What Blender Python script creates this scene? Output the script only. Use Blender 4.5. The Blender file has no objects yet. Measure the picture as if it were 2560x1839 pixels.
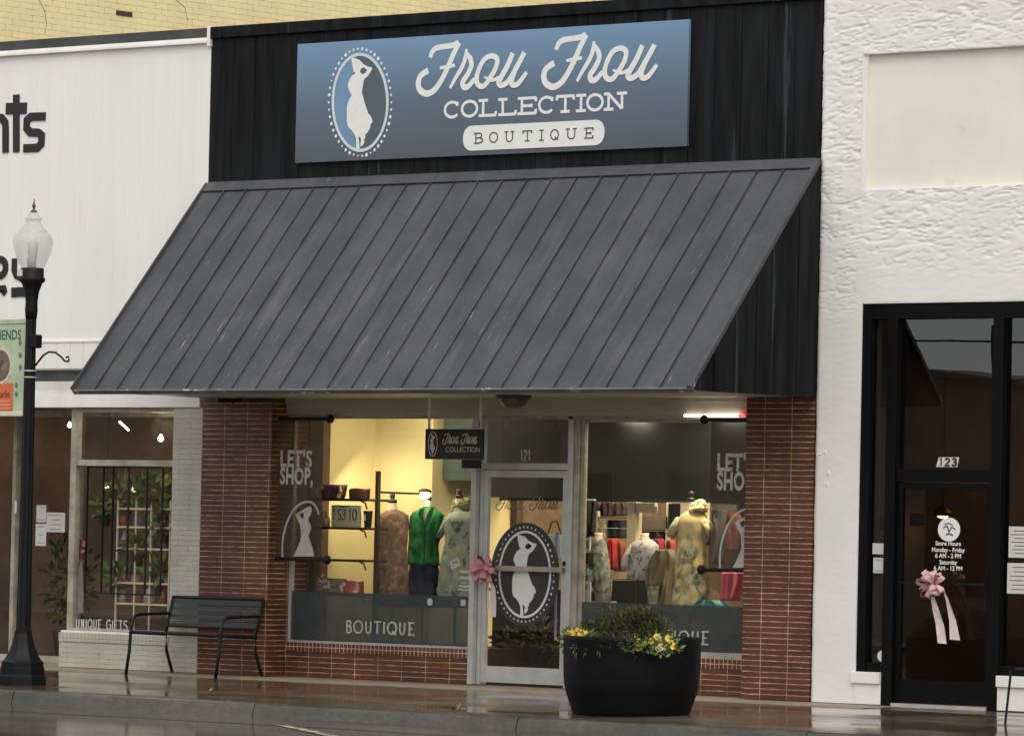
import bpy, bmesh, math, random
from mathutils import Vector, noise
from math import sin, cos, pi, radians
random.seed(7)
scene = bpy.context.scene

# ------------------------------------------------------------------ camera
FOC, YAW, PITCH, ROLL, DIST = 12335.03, 0.69375904, 0.03425261, 0.0214979, 35.9433
CAM = Vector((33.90, -DIST, 1.418))
Fw = Vector((-sin(YAW)*cos(PITCH), cos(YAW)*cos(PITCH), sin(PITCH)))
Rt = Vector((cos(YAW), sin(YAW), 0))
Up = Rt.cross(Fw)
cR, sR = cos(ROLL), sin(ROLL)
cam_x = Rt*cR + Up*sR
cam_y = Up*cR - Rt*sR
cam_data = bpy.data.cameras.new('camera')
cam = bpy.data.objects.new('camera', cam_data)
scene.collection.objects.link(cam)
from mathutils import Matrix
m = Matrix((cam_x, cam_y, -Fw)).transposed().to_4x4()
m.translation = CAM
cam.matrix_world = m
cam_data.sensor_width = 36.0
cam_data.lens = FOC/2560*36.0
cam_data.clip_start = 0.5
cam_data.clip_end = 2000
scene.camera = cam
scene.view_settings.view_transform = 'Standard'
scene.view_settings.look = 'None'
scene.view_settings.exposure = 0.34
scene.view_settings.gamma = 1.0

# ------------------------------------------------------------------ sky and sun (overcast)
SUN_EL, SUN_AZ = radians(50), radians(140)
world = bpy.data.worlds.new('World')
scene.world = world
world.use_nodes = True
nt = world.node_tree
bg = nt.nodes['Background']
sky = nt.nodes.new('ShaderNodeTexSky')
sky.sky_type = 'NISHITA'
sky.sun_disc = False
sky.sun_elevation = SUN_EL
sky.sun_rotation = SUN_AZ
sky.air_density = 2.0
sky.dust_density = 2.0
hs = nt.nodes.new('ShaderNodeHueSaturation')
hs.inputs['Saturation'].default_value = 0.12
nt.links.new(sky.outputs[0], hs.inputs['Color'])
oc = nt.nodes.new('ShaderNodeMix'); oc.data_type = 'RGBA'; oc.inputs[0].default_value = 0.55
oc.inputs[7].default_value = (7.6, 7.7, 7.8, 1)      # the even grey of the rain cloud
nt.links.new(hs.outputs[0], oc.inputs[6]); nt.links.new(oc.outputs[2], bg.inputs['Color'])
bg.inputs['Strength'].default_value = 0.125
sl = bpy.data.lights.new('sun', 'SUN')
sl.energy = 0.9
sl.angle = radians(40)
sl.color = (1.0, 0.94, 0.84)
so = bpy.data.objects.new('sun', sl)
scene.collection.objects.link(so)
sdir = Vector((sin(SUN_AZ)*cos(SUN_EL), cos(SUN_AZ)*cos(SUN_EL), sin(SUN_EL)))
so.rotation_euler = sdir.to_track_quat('Z', 'Y').to_euler()
so.location = (0, -20, 40)


def lamp(name, kind, loc, energy, color, size=0.3, target=None, spot=None):
    l = bpy.data.lights.new(name, kind)
    l.energy = energy
    l.color = color
    if kind == 'AREA':
        l.size = size
    elif kind == 'SPOT':
        l.spot_size = spot or radians(70)
        l.spot_blend = 0.6
        l.shadow_soft_size = size
    else:
        l.shadow_soft_size = size
    o = bpy.data.objects.new(name, l)
    scene.collection.objects.link(o)
    o.location = loc
    if target is not None:
        o.rotation_euler = (Vector(loc)-Vector(target)).to_track_quat('Z', 'Y').to_euler()
    return o


# ------------------------------------------------------------------ measuring helpers
def W(px, py, Y=0.0):
    """point of the plane y=Y seen at a pixel of the photograph (survey helper)"""
    u = (px-1280)/FOC
    v = -(py-919.5)/FOC
    d = Fw + cam_x*u + cam_y*v
    t = (Y+DIST)/d.y
    return CAM + d*t


SLOPE = 0.03


# ------------------------------------------------------------------ object helpers
WL = {}


def tag(o, label=None, cat=None, group=None, kind=None):
    if label: o['label'] = label
    if cat: o['category'] = cat
    if group: o['group'] = group
    if kind: o['kind'] = kind
    return o


def thing(name, label, cat, loc, group=None, rz=0.0):
    o = bpy.data.objects.new(name, None)
    scene.collection.objects.link(o)
    o.location = loc
    o.rotation_euler = (0, 0, rz)
    o.empty_display_size = 0.1
    WL[o.name] = Vector(loc)
    return tag(o, label, cat, group)


class MB:
    def __init__(self):
        self.v = []; self.f = []; self.k = 0

    def add(self, vs, fs):
        b = len(self.v)
        self.v += [tuple(p) for p in vs]
        self.f += [tuple(i+b for i in f) for f in fs]
        return self

    def box(self, x0, x1, y0, y1, z0, z1):
        vs = [(x0, y0, z0), (x1, y0, z0), (x1, y1, z0), (x0, y1, z0), (x0, y0, z1), (x1, y0, z1), (x1, y1, z1), (x0, y1, z1)]
        return self.add(vs, [(0, 3, 2, 1), (4, 5, 6, 7), (0, 1, 5, 4), (1, 2, 6, 5), (2, 3, 7, 6), (3, 0, 4, 7)])

    def prism(self, poly, y0, y1):
        """poly = [(x,z)], front at y0, back at y1"""
        n = len(poly)
        vs = [(x, y0, z) for x, z in poly] + [(x, y1, z) for x, z in poly]
        fs = [tuple(range(n)), tuple(range(2*n-1, n-1, -1))]
        fs += [(i, (i+1) % n, n+(i+1) % n, n+i) for i in range(n)]
        return self.add(vs, fs)

    def prism_x(self, poly, x0, x1):
        """poly = [(y,z)]"""
        n = len(poly)
        vs = [(x0, y, z) for y, z in poly] + [(x1, y, z) for y, z in poly]
        fs = [tuple(range(n)), tuple(range(2*n-1, n-1, -1))]
        fs += [(i, (i+1) % n, n+(i+1) % n, n+i) for i in range(n)]
        return self.add(vs, fs)

    def lathe(self, prof, c, seg=24, rot=0.0, sx=1.0, sy=1.0):
        n = len(prof)
        vs = []
        for r, z in prof:
            for i in range(seg):
                a = rot+2*pi*i/seg
                vs.append((c[0]+r*sx*cos(a), c[1]+r*sy*sin(a), c[2]+z))
        fs = []
        for j in range(n-1):
            for i in range(seg):
                fs.append((j*seg+i, j*seg+(i+1) % seg, (j+1)*seg+(i+1) % seg, (j+1)*seg+i))
        fs.append(tuple(range(seg-1, -1, -1)))
        fs.append(tuple((n-1)*seg+i for i in range(seg)))
        return self.add(vs, fs)

    def tube(self, pts, r, seg=8, flat=1.0):
        pts = [Vector(p) for p in pts]
        n = len(pts)
        rs = r if isinstance(r, (list, tuple)) else [r]*n
        vs = []
        up = Vector((0, 0, 1))
        for i, p in enumerate(pts):
            t = (pts[min(i+1, n-1)]-pts[max(i-1, 0)])
            t = t.normalized() if t.length > 1e-9 else Vector((0, 0, 1))
            a = t.cross(up)
            if a.length < 0.05: a = t.cross(Vector((0, 1, 0)))
            a.normalize()
            b = t.cross(a).normalized()
            for k in range(seg):
                th = 2*pi*k/seg
                vs.append(p + a*cos(th)*rs[i] + b*sin(th)*rs[i]*flat)
        fs = []
        for j in range(n-1):
            for i in range(seg):
                fs.append((j*seg+i, j*seg+(i+1) % seg, (j+1)*seg+(i+1) % seg, (j+1)*seg+i))
        fs.append(tuple(range(seg-1, -1, -1)))
        fs.append(tuple((n-1)*seg+i for i in range(seg)))
        return self.add(vs, fs)

    def ribbon(self, pts, w, y0, depth=0.004, closed=False, smooth=0):
        """flat stroke in the xz plane"""
        P = [Vector((p[0], p[1])) for p in pts]
        if smooth:
            P = catmull(P, smooth, closed)
        n = len(P)
        ws = w if isinstance(w, (list, tuple)) else None
        L = []; Rr = []
        for i in range(n):
            if closed:
                a, b = P[i-1], P[(i+1) % n]
            else:
                a, b = P[max(i-1, 0)], P[min(i+1, n-1)]
            p = P[i]
            d1 = (p-a); d2 = (b-p)
            if d1.length < 1e-9: d1 = d2
            if d2.length < 1e-9: d2 = d1
            d1 = d1.normalized(); d2 = d2.normalized()
            t = d1+d2
            t = t.normalized() if t.length > 1e-6 else d1
            nn = Vector((-t.y, t.x))
            mit = 1/max(0.55, abs(nn.dot(Vector((-d1.y, d1.x)))))
            if ws:
                f = i/(n-1)*(len(ws)-1); k = min(int(f), len(ws)-2)
                ww = ws[k]+(ws[k+1]-ws[k])*(f-k)
            else:
                ww = w
            L.append(p+nn*ww/2*mit); Rr.append(p-nn*ww/2*mit)
        self.k += 1
        yf = y0-0.0008*self.k
        yb = y0+depth
        vs = [(q.x, yf, q.y) for q in L]+[(q.x, yf, q.y) for q in Rr]+[(q.x, yb, q.y) for q in L]+[(q.x, yb, q.y) for q in Rr]
        fs = []
        rng = range(n) if closed else range(n-1)
        for i in rng:
            j = (i+1) % n
            fs += [(i, n+i, n+j, j), (2*n+i, i, j, 2*n+j), (n+i, 3*n+i, 3*n+j, n+j)]
        if not closed:
            fs += [(0, 2*n, 3*n, n), (n-1, 2*n-1, 4*n-1, 3*n-1)]
        return self.add(vs, fs)

    def loft(self, rings, cap=True):
        s = len(rings[0])
        vs = [p for r in rings for p in r]
        fs = []
        for j in range(len(rings)-1):
            for i in range(s):
                fs.append((j*s+i, j*s+(i+1) % s, (j+1)*s+(i+1) % s, (j+1)*s+i))
        if cap:
            fs.append(tuple(range(s-1, -1, -1)))
            fs.append(tuple((len(rings)-1)*s+i for i in range(s)))
        return self.add(vs, fs)

    def build(self, name, mat, parent=None, smooth=False, bevel=0.0, local=False, fixn=True):
        off = Vector((0, 0, 0))
        if parent is not None and not local:
            off = WL.get(parent.name, Vector((0, 0, 0)))
        me = bpy.data.meshes.new(name)
        me.from_pydata([(v[0]-off.x, v[1]-off.y, v[2]-off.z) for v in self.v], [], self.f)
        bm = bmesh.new(); bm.from_mesh(me)
        if fixn:
            bmesh.ops.recalc_face_normals(bm, faces=bm.faces)
        if bevel > 0:
            bmesh.ops.bevel(bm, geom=[e for e in bm.edges if len(e.link_faces) == 2 and e.calc_face_angle(0) > 0.6], offset=bevel, segments=2, affect='EDGES', profile=0.5, clamp_overlap=True)
        if smooth:
            for f in bm.faces: f.smooth = True
        bm.to_mesh(me); bm.free()
        me.materials.append(mat)
        o = bpy.data.objects.new(name, me)
        scene.collection.objects.link(o)
        if parent is not None:
            o.parent = parent
        WL[o.name] = off
        return o


def catmull(P, k, closed=False):
    n = len(P); out = []
    rng = range(n) if closed else range(n-1)
    for i in rng:
        if closed:
            p0, p1, p2, p3 = P[i-1], P[i], P[(i+1) % n], P[(i+2) % n]
        else:
            p0, p1, p2, p3 = P[max(i-1, 0)], P[i], P[i+1], P[min(i+2, n-1)]
        for s in range(k):
            t = s/k
            out.append(0.5*((2*p1)+(p2-p0)*t+(2*p0-5*p1+4*p2-p3)*t*t+(3*p1-p0-3*p2+p3)*t**3))
    if not closed: out.append(P[-1])
    return out


# ------------------------------------------------------------------ materials
def base_mat(name):
    m = bpy.data.materials.new(name)
    m.use_nodes = True
    n = m.node_tree
    return m, n, n.nodes['Principled BSDF']


def mixc(n, fac, a, b, mode='MIX'):
    x = n.nodes.new('ShaderNodeMix')
    x.data_type = 'RGBA'; x.blend_type = mode
    if isinstance(fac, (int, float)): x.inputs[0].default_value = fac
    else: n.links.new(fac, x.inputs[0])
    for sock, val in ((x.inputs[6], a), (x.inputs[7], b)):
        if isinstance(val, (tuple, list)): sock.default_value = (*val[:3], 1)
        else: n.links.new(val, sock)
    return x.outputs[2]


def coords(n, stretch=(1, 1, 1), loc=(0, 0, 0)):
    tc = n.nodes.new('ShaderNodeTexCoord')
    mp = n.nodes.new('ShaderNodeMapping')
    mp.inputs['Scale'].default_value = stretch
    mp.inputs['Location'].default_value = loc
    n.links.new(tc.outputs['Object'], mp.inputs['Vector'])
    return mp.outputs[0]


def noisef(n, vec, scale, detail=5, rough=0.55, lo=0.35, hi=0.65):
    t = n.nodes.new('ShaderNodeTexNoise')
    t.inputs['Scale'].default_value = scale
    t.inputs['Detail'].default_value = detail
    t.inputs['Roughness'].default_value = rough
    n.links.new(vec, t.inputs['Vector'])
    r = n.nodes.new('ShaderNodeMapRange')
    r.inputs[1].default_value = lo; r.inputs[2].default_value = hi
    n.links.new(t.outputs[0], r.inputs[0])
    return r.outputs[0]


def mat(name, col, rough=0.6, var=0.12, vs=3, bump=0.0, bs=60, metal=0.0, stretch=(1, 1, 1), spec=0.5, emis=None, es=0.0, coat=0.0, spots=None):
    m, n, p = base_mat(name)
    v = coords(n, stretch)
    f = noisef(n, v, vs)
    c = mixc(n, f, [max(0, x*(1-var)) for x in col], [min(1, x*(1+var)) for x in col])
    f2 = noisef(n, v, vs*9, 6)
    c = mixc(n, f2, mixc(n, 0.35*var, c, (0, 0, 0)), c)
    if spots:   # (colour, scale, threshold, stretch)
        sc, ss, th, st = spots
        f3 = noisef(n, coords(n, st, (3.1, 1.7, 5.2)), ss, 7, 0.62, th, th+0.035)
        c = mixc(n, f3, c, sc)
    n.links.new(c, p.inputs['Base Color'])
    p.inputs['Roughness'].default_value = rough
    p.inputs['Metallic'].default_value = metal
    p.inputs['Specular IOR Level'].default_value = spec
    p.inputs['Coat Weight'].default_value = coat
    if bump:
        t = n.nodes.new('ShaderNodeTexNoise')
        t.inputs['Scale'].default_value = bs; t.inputs['Detail'].default_value = 6
        n.links.new(v, t.inputs['Vector'])
        b = n.nodes.new('ShaderNodeBump')
        b.inputs['Strength'].default_value = bump; b.inputs['Distance'].default_value = 0.02
        n.links.new(t.outputs[0], b.inputs['Height'])
        n.links.new(b.outputs[0], p.inputs['Normal'])
    if emis:
        p.inputs['Emission Color'].default_value = (*emis, 1)
        p.inputs['Emission Strength'].default_value = es
    return m


def brick_mat(name, c1, c2, mortar, bw, bh, ms=0.004, offset=0.0, swap=False, rough=0.55, dirt=0.3, vertical_plane='xz', patch=None, msmooth=0.1, mfade=0.35):
    m, n, p = base_mat(name)
    tc = n.nodes.new('ShaderNodeTexCoord')
    sp = n.nodes.new('ShaderNodeSeparateXYZ')
    n.links.new(tc.outputs['Object'], sp.inputs[0])
    ad = n.nodes.new('ShaderNodeMath'); ad.operation = 'ADD'
    n.links.new(sp.outputs[0], ad.inputs[0]); n.links.new(sp.outputs[1], ad.inputs[1])
    # a little waviness so the joints are not ruler straight
    wv = n.nodes.new('ShaderNodeTexNoise'); wv.inputs['Scale'].default_value = 7
    n.links.new(tc.outputs['Object'], wv.inputs['Vector'])
    wm = n.nodes.new('ShaderNodeMath'); wm.operation = 'MULTIPLY_ADD'
    wm.inputs[1].default_value = 0.010
    n.links.new(wv.outputs[0], wm.inputs[0]); n.links.new(sp.outputs[2], wm.inputs[2])
    cb = n.nodes.new('ShaderNodeCombineXYZ')
    if swap:
        n.links.new(wm.outputs[0], cb.inputs[0]); n.links.new(ad.outputs[0], cb.inputs[1])
    else:
        n.links.new(ad.outputs[0], cb.inputs[0]); n.links.new(wm.outputs[0], cb.inputs[1])
    b = n.nodes.new('ShaderNodeTexBrick')
    b.offset = offset
    b.inputs['Scale'].default_value = 1.0
    b.inputs['Brick Width'].default_value = bw
    b.inputs['Row Height'].default_value = bh
    b.inputs['Mortar Size'].default_value = ms
    b.inputs['Mortar Smooth'].default_value = msmooth
    b.inputs['Color1'].default_value = (*c1, 1)
    b.inputs['Color2'].default_value = (*c2, 1)
    b.inputs['Mortar'].default_value = (*mortar, 1)
    n.links.new(cb.outputs[0], b.inputs['Vector'])
    v = tc.outputs['Object']
    big = noisef(n, v, 1.6, 4)
    dark = [x*(1-dirt) for x in (1, 1, 1)]
    col = mixc(n, 1.0, b.outputs['Color'], mixc(n, big, (1, 1, 1), dark), 'MULTIPLY')
    # joints that fade out here and there
    fd = noisef(n, v, 9, 4, 0.6, 0.40, 0.62)
    mm = n.nodes.new('ShaderNodeMath'); mm.operation = 'MULTIPLY'
    n.links.new(fd, mm.inputs[0]); n.links.new(b.outputs['Fac'], mm.inputs[1])
    m2 = n.nodes.new('ShaderNodeMath'); m2.operation = 'MULTIPLY'; m2.inputs[1].default_value = mfade
    n.links.new(mm.outputs[0], m2.inputs[0])
    col = mixc(n, m2.outputs[0], col, c2)
    if patch:
        f3 = noisef(n, coords(n, (1, 1, 0.35)), 1.3, 5, 0.6, 0.5, 0.62)
        fm = n.nodes.new('ShaderNodeMath'); fm.operation = 'MULTIPLY'; fm.inputs[1].default_value = 0.55
        n.links.new(f3, fm.inputs[0])
        col = mixc(n, fm.outputs[0], col, mixc(n, 1.0, col, patch, 'MULTIPLY'))
    n.links.new(col, p.inputs['Base Color'])
    p.inputs['Roughness'].default_value = rough
    bp = n.nodes.new('ShaderNodeBump'); bp.invert = True
    bp.inputs['Strength'].default_value = 0.5; bp.inputs['Distance'].default_value = 0.004
    n.links.new(b.outputs['Fac'], bp.inputs['Height'])
    n.links.new(bp.outputs[0], p.inputs['Normal'])
    return m


def pattern_mat(name, cols, scale=14, rough=0.85, stretch=(1, 1, 1)):
    """printed cloth: blotches of several colours"""
    m, n, p = base_mat(name)
    v = coords(n, stretch)
    d = n.nodes.new('ShaderNodeTexNoise'); d.inputs['Scale'].default_value = scale*0.7; d.inputs['Detail'].default_value = 3
    n.links.new(v, d.inputs['Vector'])
    vo = mixc(n, 0.12, v, d.outputs[1], 'ADD')
    t = n.nodes.new('ShaderNodeTexVoronoi'); t.inputs['Scale'].default_value = scale
    n.links.new(vo, t.inputs['Vector'])
    sep = n.nodes.new('ShaderNodeSeparateColor')
    n.links.new(t.outputs['Color'], sep.inputs[0])
    cr = n.nodes.new('ShaderNodeValToRGB')
    cr.color_ramp.interpolation = 'CONSTANT'
    els = cr.color_ramp.elements
    while len(els) < len(cols): els.new(0.5)
    for i, c in enumerate(cols):
        els[i].position = i/len(cols); els[i].color = (*c, 1)
    n.links.new(sep.outputs[0], cr.inputs[0])
    f = noisef(n, v, scale*1.8, 4, 0.6, 0.45, 0.6)
    c = mixc(n, f, cr.outputs[0], cols[0])
    n.links.new(c, p.inputs['Base Color'])
    p.inputs['Roughness'].default_value = rough
    return m


def glass_mat(name, tint=(1, 1, 1), ior=1.75, rough=0.0, wave=0.0):
    m = bpy.data.materials.new(name); m.use_nodes = True
    n = m.node_tree; n.nodes.clear()
    out = n.nodes.new('ShaderNodeOutputMaterial')
    tr = n.nodes.new('ShaderNodeBsdfTransparent'); tr.inputs[0].default_value = (*tint, 1)
    gl = n.nodes.new('ShaderNodeBsdfGlossy'); gl.inputs['Roughness'].default_value = rough
    gl.inputs[0].default_value = (0.9, 0.95, 0.97, 1)
    ge = n.nodes.new('ShaderNodeNewGeometry')
    dt = n.nodes.new('ShaderNodeVectorMath'); dt.operation = 'DOT_PRODUCT'
    n.links.new(ge.outputs['Incoming'], dt.inputs[0]); n.links.new(ge.outputs['Normal'], dt.inputs[1])

    def mth(op, a, b2=None, c2=None):
        q = n.nodes.new('ShaderNodeMath'); q.operation = op; q.use_clamp = False
        for i, x in enumerate((a, b2, c2)):
            if x is None: continue
            if isinstance(x, (int, float)): q.inputs[i].default_value = x
            else: n.links.new(x, q.inputs[i])
        return q.outputs[0]
    f0 = ((ior-1)/(ior+1))**2
    om = mth('SUBTRACT', 1.0, mth('ABSOLUTE', dt.outputs['Value']))
    fac = mth('MULTIPLY_ADD', mth('POWER', om, 5.0), 1-f0, f0)
    mx = n.nodes.new('ShaderNodeMixShader')
    n.links.new(fac, mx.inputs[0]); n.links.new(tr.outputs[0], mx.inputs[1]); n.links.new(gl.outputs[0], mx.inputs[2])
    n.links.new(mx.outputs[0], out.inputs[0])
    if wave:
        t = n.nodes.new('ShaderNodeTexNoise'); t.inputs['Scale'].default_value = 1.3; t.inputs['Detail'].default_value = 1
        tc = n.nodes.new('ShaderNodeTexCoord'); n.links.new(tc.outputs['Object'], t.inputs['Vector'])
        b = n.nodes.new('ShaderNodeBump'); b.inputs['Strength'].default_value = wave; b.inputs['Distance'].default_value = 0.01
        n.links.new(t.outputs[0], b.inputs['Height']); n.links.new(b.outputs[0], gl.inputs['Normal'])
    return m


def veil_mat(name, col, opacity, rough=0.7):
    m, n, p = base_mat(name)
    v = coords(n)
    f = noisef(n, v, 6)
    n.links.new(mixc(n, f, [x*0.85 for x in col], [x*1.15 for x in col]), p.inputs['Base Color'])
    p.inputs['Roughness'].default_value = rough
    p.inputs['Alpha'].default_value = opacity
    return m


M = {}
M['white_siding'] = mat('painted white siding', (0.85, 0.84, 0.785), 0.45, 0.04, 1.2, stretch=(1, 1, 0.15), spots=((0.78, 0.75, 0.66), 2.0, 0.70, (2.2, 1, 0.15)))
M['trim_white'] = mat('white trim', (0.86, 0.84, 0.79), 0.5, 0.07)
M['old_white'] = mat('peeling white fascia paint', (0.66, 0.64, 0.58), 0.6, 0.12, 3, spots=((0.16, 0.13, 0.10), 5.0, 0.60, (1.5, 1, 0.5)))
M['dark_flashing'] = mat('weathered dark flashing', (0.055, 0.057, 0.055), 0.6, 0.3, 2)
M['black_siding'] = mat('charcoal black siding paint', (0.0115, 0.0125, 0.0138), 0.7, 0.5, 3, stretch=(2.5, 2.5, 0.25), spec=0.12, spots=((0.036, 0.043, 0.045), 2.2, 0.635, (5, 5, 0.2)))
M['awning_metal'] = mat('grey painted awning metal', (0.092, 0.092, 0.096), 0.68, 0.10, 2.5, stretch=(1, 1, 1), spec=0.25, bump=0.08, bs=4)
M['cream_brick'] = brick_mat('cream painted brick', (0.92, 0.77, 0.40), (0.88, 0.73, 0.37), (0.50, 0.38, 0.17), 0.21, 0.068, 0.0032, 0.5, dirt=0.08, rough=0.7, mfade=0.9)
M['red_brick'] = brick_mat('dark red roman brick', (0.150, 0.044, 0.021), (0.100, 0.029, 0.015), (0.66, 0.49, 0.38), 0.3048, 0.0508, 0.0038, 0.0, dirt=0.40, patch=(1.35, 1.45, 0.6), rough=0.45, mfade=0.75)
M['soldier_brick'] = brick_mat('red soldier course brick', (0.150, 0.044, 0.021), (0.100, 0.029, 0.015), (0.75, 0.52, 0.40), 0.0508, 0.30, 0.0042, 0.0, dirt=0.35, rough=0.45)
M['white_brick'] = brick_mat('cream painted roman brick', (0.56, 0.54, 0.45), (0.52, 0.50, 0.42), (0.20, 0.18, 0.14), 0.3048, 0.0508, 0.0025, 0.5, dirt=0.18, rough=0.55, mfade=0.9)
M['white_soldier'] = brick_mat('cream painted soldier brick', (0.56, 0.54, 0.45), (0.52, 0.50, 0.42), (0.24, 0.22, 0.18), 0.0508, 0.30, 0.0028, 0.0, dirt=0.15)
M['beige_paint'] = mat('beige header paint', (0.45, 0.40, 0.33), 0.6, 0.10, 1.5, stretch=(0.4, 1, 2))
M['aluminium'] = mat('brushed aluminium frame', (0.55, 0.54, 0.52), 0.42, 0.10, 6, metal=0.35)
M['aluminium_old'] = mat('stained aluminium frame', (0.42, 0.38, 0.31), 0.5, 0.25, 7, metal=0.25)
M['black_metal'] = mat('black enamel', (0.006, 0.0065, 0.0075), 0.5, 0.2, 5, spec=0.3)
M['lamp_black'] = mat('black cast iron paint', (0.005, 0.0055, 0.007), 0.5, 0.25, 6, spec=0.22, bump=0.05, bs=30)
M['black_frame'] = mat('black storefront frame', (0.003, 0.0029, 0.003), 0.5, 0.2, 4, spec=0.14)
M['stucco'] = mat('white painted stucco', (0.80, 0.79, 0.745), 0.65, 0.03, 2.0, spots=((0.74, 0.71, 0.63), 3.0, 0.70, (1, 1, 1.6)))
M['glass'] = glass_mat('shop glass', ior=1.62, wave=0.05)
M['glass_dark'] = glass_mat('tinted shop glass', (0.45, 0.43, 0.40), ior=1.85, wave=0.03)
M['white_vinyl'] = mat('white vinyl lettering', (0.80, 0.80, 0.78), 0.5, 0.03, 20)
M['white_worn'] = mat('worn white vinyl lettering', (0.60, 0.57, 0.52), 0.6, 0.1, 20, spots=((0.10, 0.09, 0.08), 16, 0.60, (1, 1, 1)))
M['ghost_white'] = veil_mat('pale window vinyl', (0.62, 0.63, 0.60), 0.85)
M['letter_black'] = mat('black sign letters', (0.012, 0.011, 0.012), 0.5, 0.1)
M['band_vinyl'] = veil_mat('smoky grey window vinyl', (0.060, 0.072, 0.072), 0.70, 0.35)
M['concrete_dry'] = mat('dry pale concrete', (0.30, 0.25, 0.19), 0.75, 0.15, 4, bump=0.1, bs=50)
M['cream_wall'] = mat('yellow cream plaster', (0.78, 0.68, 0.36), 0.7, 0.04, 1.5)
M['ceiling_in'] = mat('shop ceiling', (0.30, 0.28, 0.22), 0.8, 0.1)
M['floor_in'] = mat('shop floor', (0.10, 0.075, 0.05), 0.4, 0.2)
M['dark_in'] = mat('dark shop valance', (0.008, 0.011, 0.011), 0.8, 0.15)
M['green_grey'] = mat('grey green soffit box', (0.085, 0.12, 0.10), 0.8, 0.1)
M['pink_wall'] = pattern_mat('papered back wall', [(0.42, 0.30, 0.20), (0.50, 0.36, 0.24), (0.36, 0.26, 0.20), (0.52, 0.42, 0.30)], 3)
M['brown_in'] = mat('brown shop interior', (0.14, 0.088, 0.058), 0.7, 0.4, 1.1)
M['cream_plastic'] = mat('cream dress form', (0.78, 0.66, 0.50), 0.6, 0.05)
M['dark_wood'] = mat('dark bronze wood', (0.035, 0.022, 0.012), 0.5, 0.2)
M['paper'] = mat('paper', (0.62, 0.60, 0.58), 0.8, 0.06, 12)
M['ink'] = mat('ink', (0.06, 0.06, 0.06), 0.8, 0.1)
M['pink_tulle'] = mat('pink ribbon', (0.62, 0.27, 0.31), 0.7, 0.18, 12)
M['pale_ribbon'] = mat('pale pink satin ribbon', (0.68, 0.56, 0.54), 0.5, 0.1, 12)
M['leaf'] = mat('shrub leaves', (0.070, 0.076, 0.020), 0.6, 0.65, 8)
M['leaf_lime'] = mat('yellow green leaves', (0.15, 0.21, 0.05), 0.6, 0.4, 14)
M['leaf_grey'] = mat('grey green trailing leaves', (0.07, 0.08, 0.05), 0.6, 0.5, 14)
M['petal'] = mat('yellow petals', (0.72, 0.50, 0.07), 0.6, 0.25, 20)
M['petal_pale'] = mat('pale peach petals', (0.75, 0.60, 0.38), 0.6, 0.2, 20)
M['soil'] = mat('potting soil', (0.03, 0.02, 0.012), 0.9, 0.3, 20, bump=0.4)
M['planter'] = mat('black resin planter', (0.0028, 0.0029, 0.0033), 0.6, 0.4, 4, spec=0.16, bump=0.05, bs=8)


def emit(name, col, s):
    m, n, p = base_mat(name)
    p.inputs['Base Color'].default_value = (*col, 1)
    p.inputs['Emission Color'].default_value = (*col, 1)
    p.inputs['Emission Strength'].default_value = s
    return m


M['bulb'] = emit('lit warm bulb', (1.0, 0.80, 0.45), 9)
M['tube_white'] = emit('lit white tube', (1.0, 0.93, 0.78), 4.5)
M['tube_red'] = emit('lit red tube end', (1.0, 0.05, 0.08), 3)


# --- wet ground
def wet_mat(name, c1, c2, rlo, rhi, scale, stretch=(1, 1, 1), bump=0.02, bs=9, speck=None, joint=None, spec=0.5):
    m, n, p = base_mat(name)
    v = coords(n, stretch)
    f = noisef(n, v, scale, 6, 0.6, 0.36, 0.62)
    c = mixc(n, f, c1, c2)
    c = mixc(n, noisef(n, v, scale*14, 5), mixc(n, 0.35, c, (0, 0, 0)), c)
    if speck:
        f3 = noisef(n, coords(n, (1, 1, 1)), 26, 6, 0.7, 0.66, 0.70)
        c = mixc(n, f3, c, speck)
    n.links.new(c, p.inputs['Base Color'])
    r = n.nodes.new('ShaderNodeMapRange')
    r.inputs[3].default_value = rlo; r.inputs[4].default_value = rhi
    n.links.new(noisef(n, v, scale*0.6, 5, 0.6, 0.42, 0.6), r.inputs[0])
    n.links.new(r.outputs[0], p.inputs['Roughness'])
    p.inputs['Specular IOR Level'].default_value = spec
    t = n.nodes.new('ShaderNodeTexNoise'); t.inputs['Scale'].default_value = bs; t.inputs['Detail'].default_value = 3
    n.links.new(v, t.inputs['Vector'])
    b = n.nodes.new('ShaderNodeBump'); b.inputs['Strength'].default_value = bump; b.inputs['Distance'].default_value = 0.01
    n.links.new(t.outputs[0], b.inputs['Height']); n.links.new(b.outputs[0], p.inputs['Normal'])
    return m


M['sidewalk'] = wet_mat('wet concrete pavement', (0.075, 0.052, 0.032), (0.17, 0.125, 0.082), 0.04, 0.27, 1.1, (0.6, 1.6, 1), bump=0.014)
M['kerb'] = wet_mat('wet kerb concrete', (0.045, 0.040, 0.031), (0.10, 0.09, 0.073), 0.12, 0.34, 2.0, (0.5, 1, 1), bump=0.06, bs=30)
M['road'] = wet_mat('wet asphalt', (0.08, 0.069, 0.055), (0.19, 0.165, 0.135), 0.03, 0.17, 0.5, (0.4, 1.2, 1), bump=0.012, bs=20, speck=(0.35, 0.32, 0.26))
M['gutter'] = wet_mat('wet gutter concrete', (0.07, 0.066, 0.05), (0.15, 0.138, 0.11), 0.07, 0.24, 0.9, (0.4, 1.5, 1), bump=0.02, bs=16)
M['paint_line'] = mat('worn road paint', (0.50, 0.44, 0.33), 0.6, 0.3, 6, spots=((0.08, 0.07, 0.06), 9, 0.50, (1, 1, 1)))

# ------------------------------------------------------------------ ground
KY = -3.45                      # kerb line
ZK = SLOPE*KY


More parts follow.
